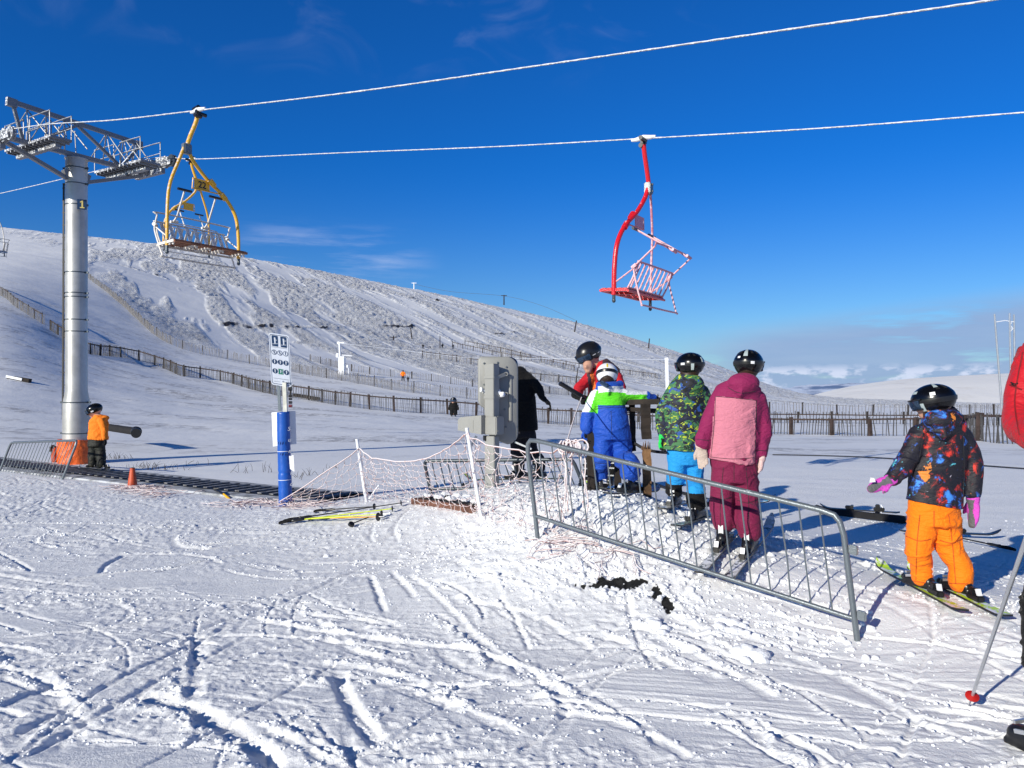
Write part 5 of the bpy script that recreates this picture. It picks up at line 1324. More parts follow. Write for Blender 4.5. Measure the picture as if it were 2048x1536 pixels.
# ---- orange trousers child
g0 = hit(1878, 1192); D_ = g0.y; fg = Fig('person', 'child in galaxy print jacket, orange trousers and magenta mittens, last in the queue', D_, g0, vox=.0085)
dk = (-.0, 1, 0); dL = V((-.03, 1, 0)); dR = V((-.05, 1, 0))
fL = hit(1840, 1186); _, bL, F3L = ski(fL, dL, 1.02, M['ski_lime'], 'left ski of the child in orange trousers', wd=.085, tilt=R(6)); fR = hit(1916, 1196); _, bR, F3R = ski(fR, dR, 1.02, M['ski_lime'], 'right ski of the child in orange trousers', wd=.085)
boot(fg, bL, (-.35, .9, 0), .86); boot(fg, bR, (-.3, .9, 0), .86)
mb = MB(); fg.torso(mb, [(1868, 995, 50), (1868, 1035, 52, 0, .75), (1868, 1050, 48, 0, .75)], depth=.72)
legpath(fg, (1844, 1045), (1836, 1100), bL, F3L, 1, [29, 25, 22, 24], mb, hem=.07); legpath(fg, (1890, 1045), (1900, 1100), bR, F3R, 1, [29, 25, 23, 25], mb, hem=.07)
o_ = fg.cloth('trousers', mb, M['orange_fab'], .018, seed=41, fz=.085); M['seam_orange'] = mat('orange_seam', (.45, .07, .004), .8); seam(o_, [[(1868, 1022), (1868, 1056)], [(1840, 1030), (1834, 1090), (1832, 1160)], [(1897, 1030), (1905, 1090), (1912, 1168)], [(1812, 1072), (1838, 1082), (1862, 1078)], [(1880, 1080), (1902, 1086), (1926, 1076)], [(1814, 1160), (1856, 1166)], [(1890, 1166), (1936, 1168)]], M['seam_orange'], .0028)
mb = MB(); fg.torso(mb, [(1878, 815, 26, 0, 1), (1880, 832, 36, 0, .85), (1884, 855, 52), (1882, 900, 53), (1876, 950, 54), (1867, 1010, 56, 0, .76)])
fg.limb(mb, [(1840, 868), (1812, 922, -.02), (1784, 956, -.06)], [22, 21, 17]); fg.limb(mb, [(1926, 872), (1946, 925), (1946, 985, -.02)], [21, 20, 18])
mb.ell(fg.q((1886, 838, -.09)), (.125, .08, .075)); mb.cap([fg.q((1850, 850, -.05)), fg.q((1885, 868, -.12)), fg.q((1925, 848, -.04))], [.03, .045, .035], 10)
o_ = fg.cloth('jacket', mb, M['galaxy'], .015, seed=43, fz=.12); seam(o_, [[(1812, 1002), (1865, 1008), (1922, 1006)], [(1846, 870), (1836, 930), (1822, 990)], [(1926, 872), (1928, 940), (1926, 1000)], [(1848, 862), (1885, 874), (1925, 862)]])
hc = fg.q((1866, 800)); helmet(fg, hc, (.132, .112, .104), (-.78, .60, -.18), (-.1, .05, 1), decal=(108, 124, 8, 42, M['grey_decal']), strap=M['black_plastic'], stickers_and_glints=((92, 106, 62, 74), (60, 72, 96, 124, M['grey_decal']), (30, 50, 50, 60, M['grey_decal'])))
mb = MB()
for k_ in range(9): a = fg.q((1848+k_*1.6, 824, -.03)); mb.tube(smooth_path([a, a+V((-.01+rnd.gauss(0, .008), -.02, -.05)), a+V((-.02-k_*.002, -.03, -.12))], 4), [.009]*8+[.003], 6)
mb.build('hair', M['hair'], fg.root)
fg.body.cap([fg.q((1870, 815)), fg.q((1880, 865))], .045)
glove(fg, fg.q((1779, 960, -.07)), (-.88, -.05, -.40), (-.15, -1, .3), .165, M['magenta'], thumb=-1, mitten=True, palm=M['grey_palm']); glove(fg, fg.q((1946, 998, -.02)), (.02, -.05, -1), (-1, -.3, 0), .185, M['magenta'], thumb=1, mitten=True, palm=M['grey_palm'])
mb = MB(); c = fg.q((1745, 962, -.12)); mb.prism([(-.02, -.01), (.02, -.006), (.012, .018), (-.012, .022)], c, (1, 0, 0), (0, 0, 1), (0, 1, 0), .001); mb.build('glove_tag', M['white_plastic'], fg.root)
fg.finish()

# ---- small child on the carpet
g0 = V(P(196, 945, 14.0)); g0.z = gz(g0.x, g0.y)+.04; fg = Fig('person', 'small child in orange jacket and dark trousers riding the carpet by the tower', 14.0, g0, vox=.014)
bL = V((g0.x-.09, g0.y, g0.z+.03)); bR = V((g0.x+.10, g0.y-.06, g0.z+.03)); fd = (-.84, .5, 0)
for b_, nm in ((bL, 'left'), (bR, 'right')): ski(V((b_.x, b_.y, 0)), fd, .75, M['ski_white'], nm+' ski of the small child in orange on the carpet', dz=.075)
bL.z += .035; bR.z += .035; boot(fg, bL, fd, .8); boot(fg, bR, fd, .8)
mb = MB(); fg.torso(mb, [(193, 878, 17), (193, 893, 17.5)], depth=.8); legpath(fg, (187, 892), (185, 915), bL, V((0, 1, 0)), 1, [9.5, 9.5, 9, 9], mb, hem=.06); legpath(fg, (201, 892), (203, 915), bR, V((0, 1, 0)), 1, [9.5, 9, 9, 9], mb, hem=.06)
fg.cloth('trousers', mb, M['camo_dark'], .012, seed=51)
mb = MB(); fg.torso(mb, [(199, 829, 9, 0, 1), (199, 836, 15, 0, .85), (198, 846, 19.5), (197, 862, 20), (196, 880, 20, 0, .8)]); fg.limb(mb, [(203, 842, -.12), (208, 860, -.18), (209, 875, -.2)], [7.5, 7, 6]); fg.limb(mb, [(188, 845, .1), (184, 862, .12), (184, 876, .1)], [7, 7, 6])
mb.ell(fg.q((209, 836, 0)), (.09, .09, .06))
fg.cloth('jacket', mb, M['orange_jacket'], .012, seed=53)
helmet(fg, fg.q((188, 819)), (.148, .125, .108), (-.9, -.1, -.4), (-.35, 0, .93), stickers_and_glints=((80, 100, 104, 116),)); fg.body.cap([fg.q((192, 824)), fg.q((198, 840))], .05)
glove(fg, fg.q((210, 879, -.2)), (.15, 0, -1), (-1, 0, 0), .15, M['black_fab'], curl=.8); glove(fg, fg.q((184, 880, .1)), (0, 0, -1), (1, 0, 0), .14, M['black_fab'], curl=.6)
fg.finish()

# ---- distant small child in black by the fence
g0 = hit(907, 833); fg = Fig('person', 'tiny child in puffy black suit standing before the dark fence', g0.y, g0, vox=.02)
mb = MB(); Dk = g0.y
def disp_puff(co, no): return .03*np.abs(np.sin((co[:, 2]-g0.z)*18))
bz = g0.z; X_ = g0.x; Y_ = g0.y
for s_ in (-.13, .13): boot(fg, V((X_+s_, Y_, bz)), (0, -1, 0), 1.2)
mb.tube([V((X_-.12, Y_, bz+.12)), V((X_-.11, Y_, bz+.6))], [.13, .16], 12); mb.tube([V((X_+.12, Y_, bz+.12)), V((X_+.11, Y_, bz+.6))], [.13, .16], 12)
mb.tube([V((X_, Y_, z_)) for z_ in (bz+.5, bz+.75, bz+.95, bz+1.02)], [.25, .27, .22, .10], 16, [.2, .2, .17, .1]); mb.cap([V((X_-.2, Y_, bz+.92)), V((X_-.31, Y_-.03, bz+.55))], .08); mb.cap([V((X_+.2, Y_, bz+.92)), V((X_+.31, Y_-.03, bz+.55))], .08)
fg.body.cap([V((X_, Y_, bz+.2)), V((X_, Y_, bz+1.0))], .1); fg.cloth('snowsuit', mb, M['black_fab'], disp=disp_puff)
helmet(fg, V((X_, Y_, bz+1.18)), (.24, .23, .22), (-.2, -1, 0), m=M['black_plastic'], goggles=True, stickers_and_glints=((-20, 10, 45, 55),)); fg.finish()  # white patch on this helmet is a painted light reflection

# ---- adult in red at the right edge
D_ = 3.15; g0 = V(P(2095, 1520, D_)); g0.z = gz(g0.x, g0.y); fg = Fig('person', 'adult in red jacket cut off by the right edge, holding a ski pole', D_, g0, vox=.014)
bL = V((P(2088, 1500, D_).x, D_-.02, g0.z)); bR = V((bL.x+.26, D_+.1, g0.z)); boot(fg, bL, (-.3, .95, 0), 1.15); boot(fg, bR, (.1, 1, 0), 1.15)
mb = MB(); fg.torso(mb, [(2165, 1000, 75), (2165, 1080, 78)], depth=.75); legpath(fg, (2108, 1080), (2088, 1270), bL, V((0, 1, 0)), 1, [46, 42, 40, 36], mb, hem=.20); legpath(fg, (2200, 1080), (2205, 1270), bR, V((0, 1, 0)), 1, [46, 42, 40, 36], mb, hem=.20)
fg.cloth('trousers', mb, M['black_fab'], .016, seed=61)
mb = MB(); fg.torso(mb, [(2150, 640, 38, 0, 1), (2150, 680, 78), (2156, 740, 90), (2160, 850, 86), (2165, 1040, 90, 0, .75)]); fg.limb(mb, [(2075, 720), (2043, 800, -.03), (2048, 858, -.12), (2100, 875, -.32)], [42, 38, 38, 30]); fg.limb(mb, [(2230, 715), (2255, 820), (2250, 930, .1)], [36, 34, 28])
o_ = fg.cloth('jacket', mb, M['red_fab'], .024, seed=63, fz=.14); seam(o_, [[(2046, 705), (2030, 800), (2040, 870)], [(2020, 770), (2044, 780)]], mat('red_seam', (.20, .004, .008), .8), .003); seam(o_, [[(2022, 765), (2028, 768), (2034, 768)], [(2024, 769), (2030, 772), (2036, 766)]], M['black_fab'], .003, 'emblem')
helmet(fg, fg.q((2160, 560)), (.15, .13, .13), (0, 1, 0)); fg.body.cap([fg.q((2158, 590)), fg.q((2152, 690))], .06)
hnd = fg.q((2118, 905, -.36)); glove(fg, hnd+V((.04, .02, .03)), (-.7, -.3, -.5), (0, 0, -1), .19, M['black_fab'], curl=1.1); glove(fg, fg.q((2248, 945, .1)), (0, 0, -1), (-1, 0, 0), .19, M['black_fab'], curl=.6)
fg.finish()
def ski_pole(grip, tip, label, shaft, basket=None, r=.0065, group='ski poles', straps=True, bsz=.035, cat='ski pole'):
    d = (tip-grip).normalized(); Ln = (tip-grip).length; root = empty('ski_pole', grip, label=label, cat=cat, group=group)
    mb = MB(); mb.tube([grip+d*.10, tip-d*.06], [r*1.15, r*.8], 10); mb.build('shaft', shaft, root)
    mb = MB(); mb.tube([grip-d*.01, grip, grip+d*.03, grip+d*.09, grip+d*.13], [.012, .018, .014, .016, .010], 10); mb.build('handle', M['black_plastic'], root)
    c = tip-d*.075; mb = MB(); mb.tube([c-d*.008, c, c+d*.004, c+d*.012], [.010, bsz, bsz, .010], 14); mb.build('basket', basket or M['black_plastic'], root)
    mb = MB(); mb.tube([tip-d*.075, tip], [.006, .003], 8); mb.build('spike', M['alu'], root)
    if straps:
        u = d.cross(V((0, 0, 1))).normalized(); mb = MB()
        mb.tube(smooth_path([grip, grip-d*.06+u*.03, grip-d*.14+u*.02+V((0, 0, -.01)), grip-d*.13-u*.03, grip-d*.04-u*.03, grip], 5), .005, 6, .012); mb.build('strap', M['black_fab'], root)
    return root
tip = hit(1938, 1412); gp_ = hnd+V((-.02, -.02, .02)); ski_pole(gp_, tip, 'grey ski pole with red basket planted by the adult at the right edge', M['alu'], mat('red_basket', (.45, .015, .012), .4), r=.009, bsz=.03)
# ================================================================ signs, posts, machine, small things
# ---- blue padded post with instruction sign
b0 = hit(572, 1012); Ds = b0.y
sg = empty('carpet_sign', b0, label='instruction sign with pictograms on a post wrapped in blue padding beside the carpet', cat='sign')
top = P(566, 824, Ds); bot = b0-V((0, 0, .15)); ax = (top-bot).normalized()
def pdisp(co, no): return .004*fbm(co[:, 0]/.1, co[:, 2]/.12, 3, 3)-.006*np.exp(-((co[:, 2]-P(0, 945, Ds).z)/.015)**2)
mb = MB(); mb.tube([bot, bot.lerp(top, .5), top], [.086, .083, .080], 24); co, fs = remeshed(mb, .012, 2, pdisp); npbuild('padding', co, fs, M['blue_pad'], sg)
mb = MB()
for z_ in (.36, .63): 
    c = bot.lerp(top, z_); mb.tube([c-ax*.003, c+ax*.003], .087, 24)
mb.build('tie', M['white_frost'], sg)
for k_, (x_, y_) in enumerate(((561, 886), (566, 908))):
    mb = MB(); 
    for q in range(4): c = P(x_-5+q*5, y_, Ds-.10); mb.beam(c-V((0, 0, .016)), c+V((.006, 0, .016)), .008, .004)
    mb.build('cord_loop', M['black_fab'], sg)
mb = MB(); pr = P(572, 768, Ds); mb.beam(P(560, 822, Ds+.02), P(557, 770, Ds+.02), .035, .03, up=(0, 1, 0)); mb.build('rail', M['galv'], sg)
mb = MB(); mb.beam(P(571, 826, Ds), P(569, 765, Ds), .048, .04, up=(0, 1, 0)); mb.build('rail', mat('cream_post', (.62, .62, .55), .5), sg)
for py_, r_ in ((778, .024), (792, .014), (798, .014), (805, .018), (812, .020)):
    mb = MB(); c = P(581, py_, Ds-.02); mb.tube([c-V((.02, 0, 0)), c+V((.02, 0, 0))], r_, 10); mb.build('knob', M['black_plastic'] if py_ != 812 else mat('red_knob', (.12, .01, .02), .4), sg)
# boards tied to the padding, light card and a small notice
def board(poly_px, D, thick, m, name, parent, yaw=0):
    pts = [P(x, y, D+(x-poly_px[0][0])*yaw) for x, y in poly_px]; n = (pts[1]-pts[0]).cross(pts[2]-pts[0]).normalized(); mb = MB()
    vs = pts+[p+n*thick for p in pts]; k = len(pts); mb.add(vs, [tuple(range(k)), tuple(range(2*k-1, k-1, -1))]+[(i, k+i, k+(i+1) % k, (i+1) % k) for i in range(k)]); return mb.build(name, m, parent, smooth=False)
board([(543, 825), (560, 824), (561, 891), (546, 893)], Ds+.05, .008, M['white_frost'], 'board', sg, -.002)
board([(572, 822), (591, 822), (593, 888), (574, 890)], Ds+.02, .008, M['sign_white'], 'board', sg, .004)
board([(578, 912), (587, 910), (589, 944), (580, 938)], Ds-.07, .004, M['white_plastic'], 'notice', sg)
# white lettering running down the padding's edge
for k_, ch in enumerate('Sunkid'):
    c = P(577.5+k_*1.0, 858+k_*22, Ds-.055)
    text_mesh('lettering', ch, .075, c, V((.75, .65, 0)), V((0, 0, 1)), M['white_plastic'], sg, .001, .25)
# the sign panel
pA_, pB_, pC_, pD_ = P(537, 664, Ds-.03), P(578, 672, Ds+.02), P(583, 774, Ds+.02), P(543, 770, Ds-.03)
cen = (pA_+pB_+pC_+pD_)/4; exs = ((pB_-pA_)+(pC_-pD_)).normalized(); ezs = (pA_-pD_)+(pB_-pC_); ezs.normalize(); eys = exs.cross(ezs).normalized()*-1   # eys away from viewer
Wd = ((pB_-pA_).length+(pC_-pD_).length)/2; Ht = ((pA_-pD_).length+(pB_-pC_).length)/2
mb = MB(); mb.prism(rounded(Wd, Ht, .03), cen, exs, ezs, eys, .012); pan = mb.build('panel', M['sign_white'], sg)
def sp(u, v): return cen+exs*(u*Wd)+ezs*(v*Ht)-eys*.0
def decal(poly, u, v, m, name, off=.002, th=.0015, ex=None, ez=None):
    mb = MB(); mb.prism(poly, sp(u, v)-eys*off, exs, ezs, -eys, th); return mb.build(name, m, pan, smooth=False)
# frame line
o1 = rounded(Wd*.92, Ht*.95, .026, 5); o2 = rounded(Wd*.88, Ht*.93, .022, 5); mb = MB(); n_ = len(o1)
vs = [cen+exs*a+ezs*b-eys*.0018 for a, b in o1]+[cen+exs*a+ezs*b-eys*.0018 for a, b in o2]; mb.add(vs, [(i, (i+1) % n_, n_+(i+1) % n_, n_+i) for i in range(n_)]); mb.build('border', M['sign_navy'], pan, smooth=False)
for v_ in (.235, -.365): decal([(-Wd*.38, -.0015), (Wd*.38, -.0015), (Wd*.38, .0015), (-Wd*.38, .0015)], 0, v_, M['sign_navy'], 'divider')
def circ(r, n=20, sx=1.0): return [(r*sx*math.cos(2*math.pi*i/n), r*math.sin(2*math.pi*i/n)) for i in range(n)]
def man(u, v, m, s_, off, slope=False, arm=0, skis=False):
    k = s_; decal([(x*k, y*k+.5*k*.62) for x, y in circ(.11, 10)], u, v, m, 'figure_head', off)
    decal([(-.07*k, -.05*k), (.09*k, -.05*k), (.11*k, .20*k), (-.09*k, .20*k)], u, v, m, 'figure_body', off)
    decal([(-.07*k, -.38*k), (.0, -.38*k), (.03*k, -.05*k), (-.06*k, -.05*k)], u, v, m, 'figure_leg', off); decal([(.02*k, -.36*k), (.09*k, -.36*k), (.09*k, -.05*k), (.02*k, -.05*k)], u, v, m, 'figure_leg', off)
    decal([(.08*k, .17*k), (.08*k, .10*k), ((.24+arm)*k, (.02+arm)*k), ((.26+arm)*k, (.07+arm)*k)], u, v, m, 'figure_arm', off)
    if slope: decal([(-.34*k, -.44*k), (.36*k, -.32*k), (.36*k, -.37*k), (-.34*k, -.49*k)], u, v, m, 'figure_slope', off)
for u_2, arm_ in ((-.215, 0), (.215, .12)):
    decal(rounded(Wd*.30, Ht*.205, .008, 3), u_2, .355, M['sign_navy'], 'pictogram'); man(u_2, .36, M['sign_white'], .10, .004, slope=True, arm=arm_)
cr = Wd*.128
M['sign_red'] = mat('sign_red', (.10, .012, .03), .4)
for i, u_2 in enumerate((-.28, 0, .28)):
    decal(circ(cr, 20), u_2, .135, M['sign_navy'], 'pictogram'); decal(circ(cr*.80, 20), u_2, .135, M['sign_white'], 'pictogram_field', .0036)
    man(u_2, .137, M['sign_navy'], .055, .0052, arm=-.1*i); a = cr*.62; decal([(-a, a*.85), (-a*.85, a), (a, -a*.85), (a*.85, -a)], u_2, .135, M['sign_navy'], 'prohibition_bar', .0066) if i < 2 else None
    for v_ in (-.045, -.225):
        if v_ < -.2 and i == 1:
            decal([(-cr, -cr*1.05), (cr, -cr*1.05), (cr, cr*1.05), (-cr, cr*1.05)], u_2, v_, M['sign_green'], 'pictogram'); man(u_2, v_, M['sign_white'], .055, .004, arm=.1)
            for sx in (-1, 1): decal([(sx*cr*.85-.002, -cr*.9), (sx*cr*.85+.002, -cr*.9), (sx*cr*.85+.002, cr*.9), (sx*cr*.85-.002, cr*.9)], u_2, v_, M['sign_white'], 'exit_frame', .004)
        else:
            decal(circ(cr, 20), u_2, v_, M['sign_navy'], 'pictogram'); man(u_2, v_, M['sign_white'], .060, .004, arm=.08*i-.05)
text_mesh('lettering', 'Sunkid', .045, sp(.26, -.425)-eys*.002, exs, ezs, M['sign_navy'], pan, .001, .35)
decal([(-.04, -.0012), (.04, -.0012), (.04, .0012), (-.04, .0012)], -.22, -.425, M['sign_navy'], 'small_print')

# ---- grey control post
c0 = hit(985, 975); Dm = c0.y; cp = empty('control_post', c0, label='grey lift control post with rounded back panel and box, snow on its brackets', cat='control post')
def Q(x, y, d=0): return P(x, y, Dm+d)
yw = R(-38); ex = V((math.cos(yw), math.sin(yw), 0)); ey = V((-math.sin(yw), math.cos(yw), 0)); ez = V((0, 0, 1)); RM = Matrix((ex, ey, ez)).transposed()
k_ = Dm/FPX
mb = MB(); mb.box((Q(984, 975)+Q(984, 872))/2-V((0, 0, .1)), (.145, .10, (975-872)*k_+.2), RM, bev=.006); mb.build('column', M['machine_grey'], cp)
mb = MB(); c = (Q(984, 830)+Q(984, 732))/2; mb.box(c, (.135, .11, (836-730)*k_), RM, bev=.006); mb.build('column', M['machine_grey'], cp)
mb = MB(); mb.box(Q(984, 730)+V((0, 0, .004)), (.115, .09, .02), RM, bev=.004); mb.build('column_cap', M['machine_grey'], cp)
# panel: rounded slab with pressed rib
def slab(x0, y0, x1, y1, d, yaw, th, r):
    c = (Q(x0, y0, d)+Q(x1, y1, d))/2; w_ = (x1-x0)*k_/math.cos(yaw); h_ = (y1-y0)*k_; e = V((math.cos(yaw), math.sin(yaw), 0)); n = V((-math.sin(yaw), math.cos(yaw), 0)); return c, e, n, w_, h_
pc_, pe, pn, pw_, ph_ = slab(956, 712, 1036, 890, .13, R(12), .03, .09)
def outline(w_, h_, ins):
    """back panel: rounded top, waist step at lower left"""
    a, b = w_/2-ins, h_/2-ins; st = -w_*.22+ins*0; r = .108-ins*.5
    pts = []
    def arc(cx, cy, r_, a0, a1, n=7):
        for i in range(n+1): t = R(a0+(a1-a0)*i/n); pts.append((cx+r_*math.cos(t), cy+r_*math.sin(t)))
    arc(a-r*1.3, b-r*1.3, r*1.3, 0, 90); arc(-a+r*.5, b-r*.5, r*.5, 90, 180); arc(-a+r, -b*.10+r*.6, r, 180, 250); arc(st+.05, -b+r*.8+.03, r*.5, 180, 270); arc(a-r*1.2, -b+r*1.2, r*1.2, 270, 360)
    return pts
o0 = outline(pw_, ph_, 0); o1 = outline(pw_, ph_, .012); n_ = len(o0); mb = MB()
ring = lambda o, z: [pc_+pe*a+ez*b+pn*z for a, b in o]
vs = ring(o1, -.035)+ring(o0, -.022)+ring(o0, .02)+ring(o1, .03)
fs = [tuple(range(n_-1, -1, -1)), tuple(range(3*n_, 4*n_))]+[(j*n_+i, j*n_+(i+1) % n_, (j+1)*n_+(i+1) % n_, (j+1)*n_+i) for j in range(3) for i in range(n_)]
mb.add(vs, fs); pn_ = mb.build('back_panel', M['machine_grey'], cp, ang=50)
mb = MB(); rb_ = pc_+pe*pw_*.30-pn*.036; mb.cap([rb_+ez*ph_*.28, rb_-ez*ph_*.24], [.022, .022], 12, [.012, .012], side=pe); mb.build('rib', M['machine_grey'], pn_)
for sx, sz in ((-.36, .42), (.20, .38), (-.02, .43), (.16, -.1), (.18, -.30), (-.36, .18)):
    mb = MB(); c = pc_+pe*pw_*sx+ez*ph_*sz-pn*.036; mb.tube([c, c-pn*.006], [.013, .011], 12); mb.tube([c-pn*.006, c-pn*.010], .005, 8); mb.build('bolt', M['galv'], pn_)
# bands and bracket eyes, lumps of snow
for py_ in (755, 795):
    mb = MB(); mb.box(Q(984, py_), (.155, .13, .040), RM, bev=.008); a = Q(996, py_-1, -.02); b = Q(1012, py_-7, .06); mb.beam(a, b, .014, .04, up=(0, 0, 1)); mb.tube([b-pn*.01, b+pn*.012], .024, 14); mb.build('strap_band', M['machine_grey'], cp)
    mb = MB(); mb.tube([b-pn*.014, b-pn*.010], .009, 10); mb.build('eye_bolt', M['black_plastic'], cp)
mb = MB()
for i in range(16): mb.ell(Q(1002+rnd.uniform(-9, 10), 787+rnd.uniform(-7, 6), rnd.uniform(-.01, .06)), (rnd.uniform(.015, .03),)*3, nu=8, nv=6)
co, fs = remeshed(mb, .008, 1, lambda co, no: .006*fbm(co[:, 0]/.03, co[:, 2]/.03, 2, 3)); npbuild('snow_cap', co, fs, M['snow_lump'], cp); mb = MB()
for i in range(7): mb.ell(Q(967+rnd.uniform(-5, 5), 783+rnd.uniform(-6, 6), rnd.uniform(.0, .06)), (rnd.uniform(.010, .02),)*3, nu=8, nv=6)
co, fs = remeshed(mb, .008, 1, lambda co, no: .006*fbm(co[:, 0]/.03, co[:, 2]/.03, 2, 3)); lump = npbuild('snow_lump', co, fs, M['snow_lump'], cp)
# box with sloping nose
mb = MB(); cc = Q(984, 842); hb = (871-832)*k_
mb.box(Q(988, 851), (.19, .15, .21), RM, bev=.010); mb.build('housing', M['machine_grey'], cp)
mb = MB(); prof = [(-.36, -.07), (-.36, .055), (-.32, .085), (.0, .115), (.0, -.105)]
bx = Q(972, 850, -.0); mb.prism(prof, bx-ey*.085, ex, ez, ey, .17); mb.build('control_box', M['machine_grey'], cp, smooth=False)
mb = MB(); mb.prism([(-.345, -.06), (-.345, .045), (-.12, .055), (-.12, -.085)], bx-ey*.0885, ex, ez, ey, .003); mb.build('cover', M['machine_grey'], cp, smooth=False)
mb = MB(); mb.box(Q(971, 876, .0), (.03, .05, .06), RM); mb.build('cable_gland', M['black_plastic'], cp)
for (x_, y_) in ((996, 833), (996, 862)): mb = MB(); c = Q(x_, y_, -.11); mb.tube([c, c-ey*.004], .008, 10); mb.build('bolt', M['machine_dark'], cp)
mb = MB(); mb.beam(Q(953, 872, -.02), Q(938, 899, -.05), .03, .004, up=(0, 1, 0)); mb.build('loose_plate', M['galv'], cp)
mb = MB(); mb.beam(Q(1030, 884, .15), Q(1063, 898, .1), .02, .02); mb.build('arm', M['alu'], cp)

# ---- wooden start rail by the instructor
r0 = hit(1185, 962); wr = empty('wooden_rail', r0, label='dark timber start rail with a cracked post, between the blue suit and the camouflage jacket', cat='rail')
def timber(a, b, w_, h_, m, nm, j=.0022):
    mb = MB(); n = 10; pts = [a.lerp(b, i/n)+V((rnd.gauss(0, j), rnd.gauss(0, j), 0)) for i in range(n+1)]
    t = (b-a).normalized(); u = V((0, 1, 0)) if abs(t.y) < .8 else V((0, 0, 1)); s_ = t.cross(u).normalized(); u = s_.cross(t); vs = []; fs = []
    for p in pts:
        for (x, y) in ((-1, -1), (1, -1), (1, 1), (-1, 1)): vs.append(p+s_*x*w_/2*(1+rnd.gauss(0, .02))+u*y*h_/2)
    for i in range(n):
        for k in range(4): fs.append((i*4+k, i*4+(k+1) % 4, i*4+4+(k+1) % 4, i*4+4+k))
    fs += [(3, 2, 1, 0), tuple(4*n+k for k in range(4))]; mb.add(vs, fs); return mb.build(nm, m, wr, smooth=False)
D7 = 7.25
timber(P(1182, 965, D7)-V((0, 0, .1)), P(1180, 825, D7), .065, .065, M['wood_dark'], 'post'); timber(P(1192, 965, D7+.15)-V((0, 0, .1)), P(1193, 835, D7+.15), .075, .07, M['wood_dark'], 'post')
timber(P(1236, 970, D7+.1)-V((0, 0, .1)), P(1234, 850, D7+.1), .06, .06, M['wood_dark'], 'post'); timber(P(1266, 900, D7+.3), P(1264, 808, D7+.1), .05, .05, M['wood_dark'], 'post')
timber(P(1293, 878, 7.05), P(1290, 808, 7.05), .085, .05, M['wood_dark'], 'post', .003); timber(P(1295, 978, 7.0)-V((0, 0, .1)), P(1293, 898, 7.0), .07, .06, M['wood_tan'], 'split_post', .003)
mb = MB()
for i in range(7): a = P(1284+i*2.6, 900, 7.0-.02+.01*i); mb.tube([a, a+V((rnd.gauss(0, .006), 0, rnd.uniform(.03, .095)))], [.009, .002], 5)
mb.build('splinters', M['wood_tan'], wr)
timber(P(1180, 806, D7+.25), P(1322, 803, 7.1), .05, .075, M['wood_dark'], 'beam'); timber(P(1255, 818, D7+.1), P(1322, 822, 7.1), .04, .06, M['wood_dark'], 'beam')
mb = MB(); mb.tube(smooth_path([P(1260, 880, 7.3), P(1290, 898, 7.2), P(1330, 905, 7.2), P(1400, 905, 7.6)], 6), .014, 8); tag(mb.build('cable', M['black_rubber'], origin=P(1260, 880, 7.3)), 'black hose sagging past the split wooden post', 'cable')
g1 = [hit(x, y) for x, y in ((1545, 911), (1650, 913), (1750, 917), (1850, 924), (1950, 932), (2060, 940), (2200, 948))]; mb = MB(); mb.tube([p+V((0, 0, .02)) for p in smooth_path(g1, 6)], .014, 6)
tag(mb.build('cable', M['black_rubber'], origin=g1[0]), 'black cable lying across the smooth snow behind the galaxy print jacket', 'cable')

# ---- frosted wooden tray with debris by the net
a = hit(826, 1008); b = hit(948, 1026); pt_ = empty('timber_tray', a, label='brown plank frame heaped with snow and dark clods beside the ski poles', cat='timber frame'); a.z += .03; b.z += .03
dv = (b-a).normalized(); pv_ = V((-dv.y, dv.x, 0))
mb = MB(); mb.beam(a, b, .05, .075); mb.beam(a, a+pv_*.5, .04, .07); mb.build('plank', mat('tray_wood', (.16, .07, .045), .8, var=.5, vscale=8, bs=.4), pt_)
for i in range(9):
    p = a.lerp(b, .12+.19*(i % 5))+pv_*(.10+.22*(i//5)); mb = MB(); mb.ell(p+V((0, 0, .035)), (.075, .05, .035), nu=12, nv=8); co, fs = remeshed(mb, .012, 1, lambda co, no: .018*fbm(co[:, 0]/.04, co[:, 1]/.04, 3, 3)); npbuild('clod', co, fs, M['black_rubber'], pt_)
    mb = MB(); mb.ell(p+V((.01, 0, .065)), (.06, .05, .03), nu=12, nv=8); co, fs = remeshed(mb, .012, 1, lambda co, no: .015*fbm(co[:, 0]/.04, co[:, 1]/.04, 3, 5)); npbuild('snow_cap', co, fs, M['snow_lump'], pt_)

# ---- ski poles lying on the snow
def lying(g, t, label, m, **k):
    A = hit(*g); B = hit(*t); A.z += .035; B.z += .045; return ski_pole(A, B, label, m, **k)
lying((600, 1042), (815, 1012), 'black and grey ski pole, its basket nearest the timber frame', M['ski_black'])
lying((585, 1048), (798, 1024), 'lime yellow ski pole lying on the snow, topmost of the heap', M['yellow_pole'], r=.0065)
lying((590, 1046), (776, 1036), 'lime yellow ski pole with big black basket, second in the heap', M['yellow_pole'], r=.006, bsz=.04)
lying((640, 1043), (768, 1042), 'orange and grey ski pole lying nearest the camera in the heap', M['orange_tape'], bsz=.045)
lying((650, 1026), (760, 1020), 'black ski pole with a strapped handle half buried behind the heap', M['ski_black'])
for (x, y), lab in (((927, 972), 'small black pole basket left of the control post'), ((702, 1052), 'small dark basket in the snow in front of the pole heap')):
    p = hit(x, y); mb = MB(); mb.tube([p+V((0, 0, .01)), p+V((.01, -.01, .03))], [.035, .03], 12); mb.tube([p+V((0, 0, .02)), p+V((.16, .12, .07))], .006, 6); tag(mb.build('pole_basket', M['black_plastic'], origin=p), lab, 'basket')
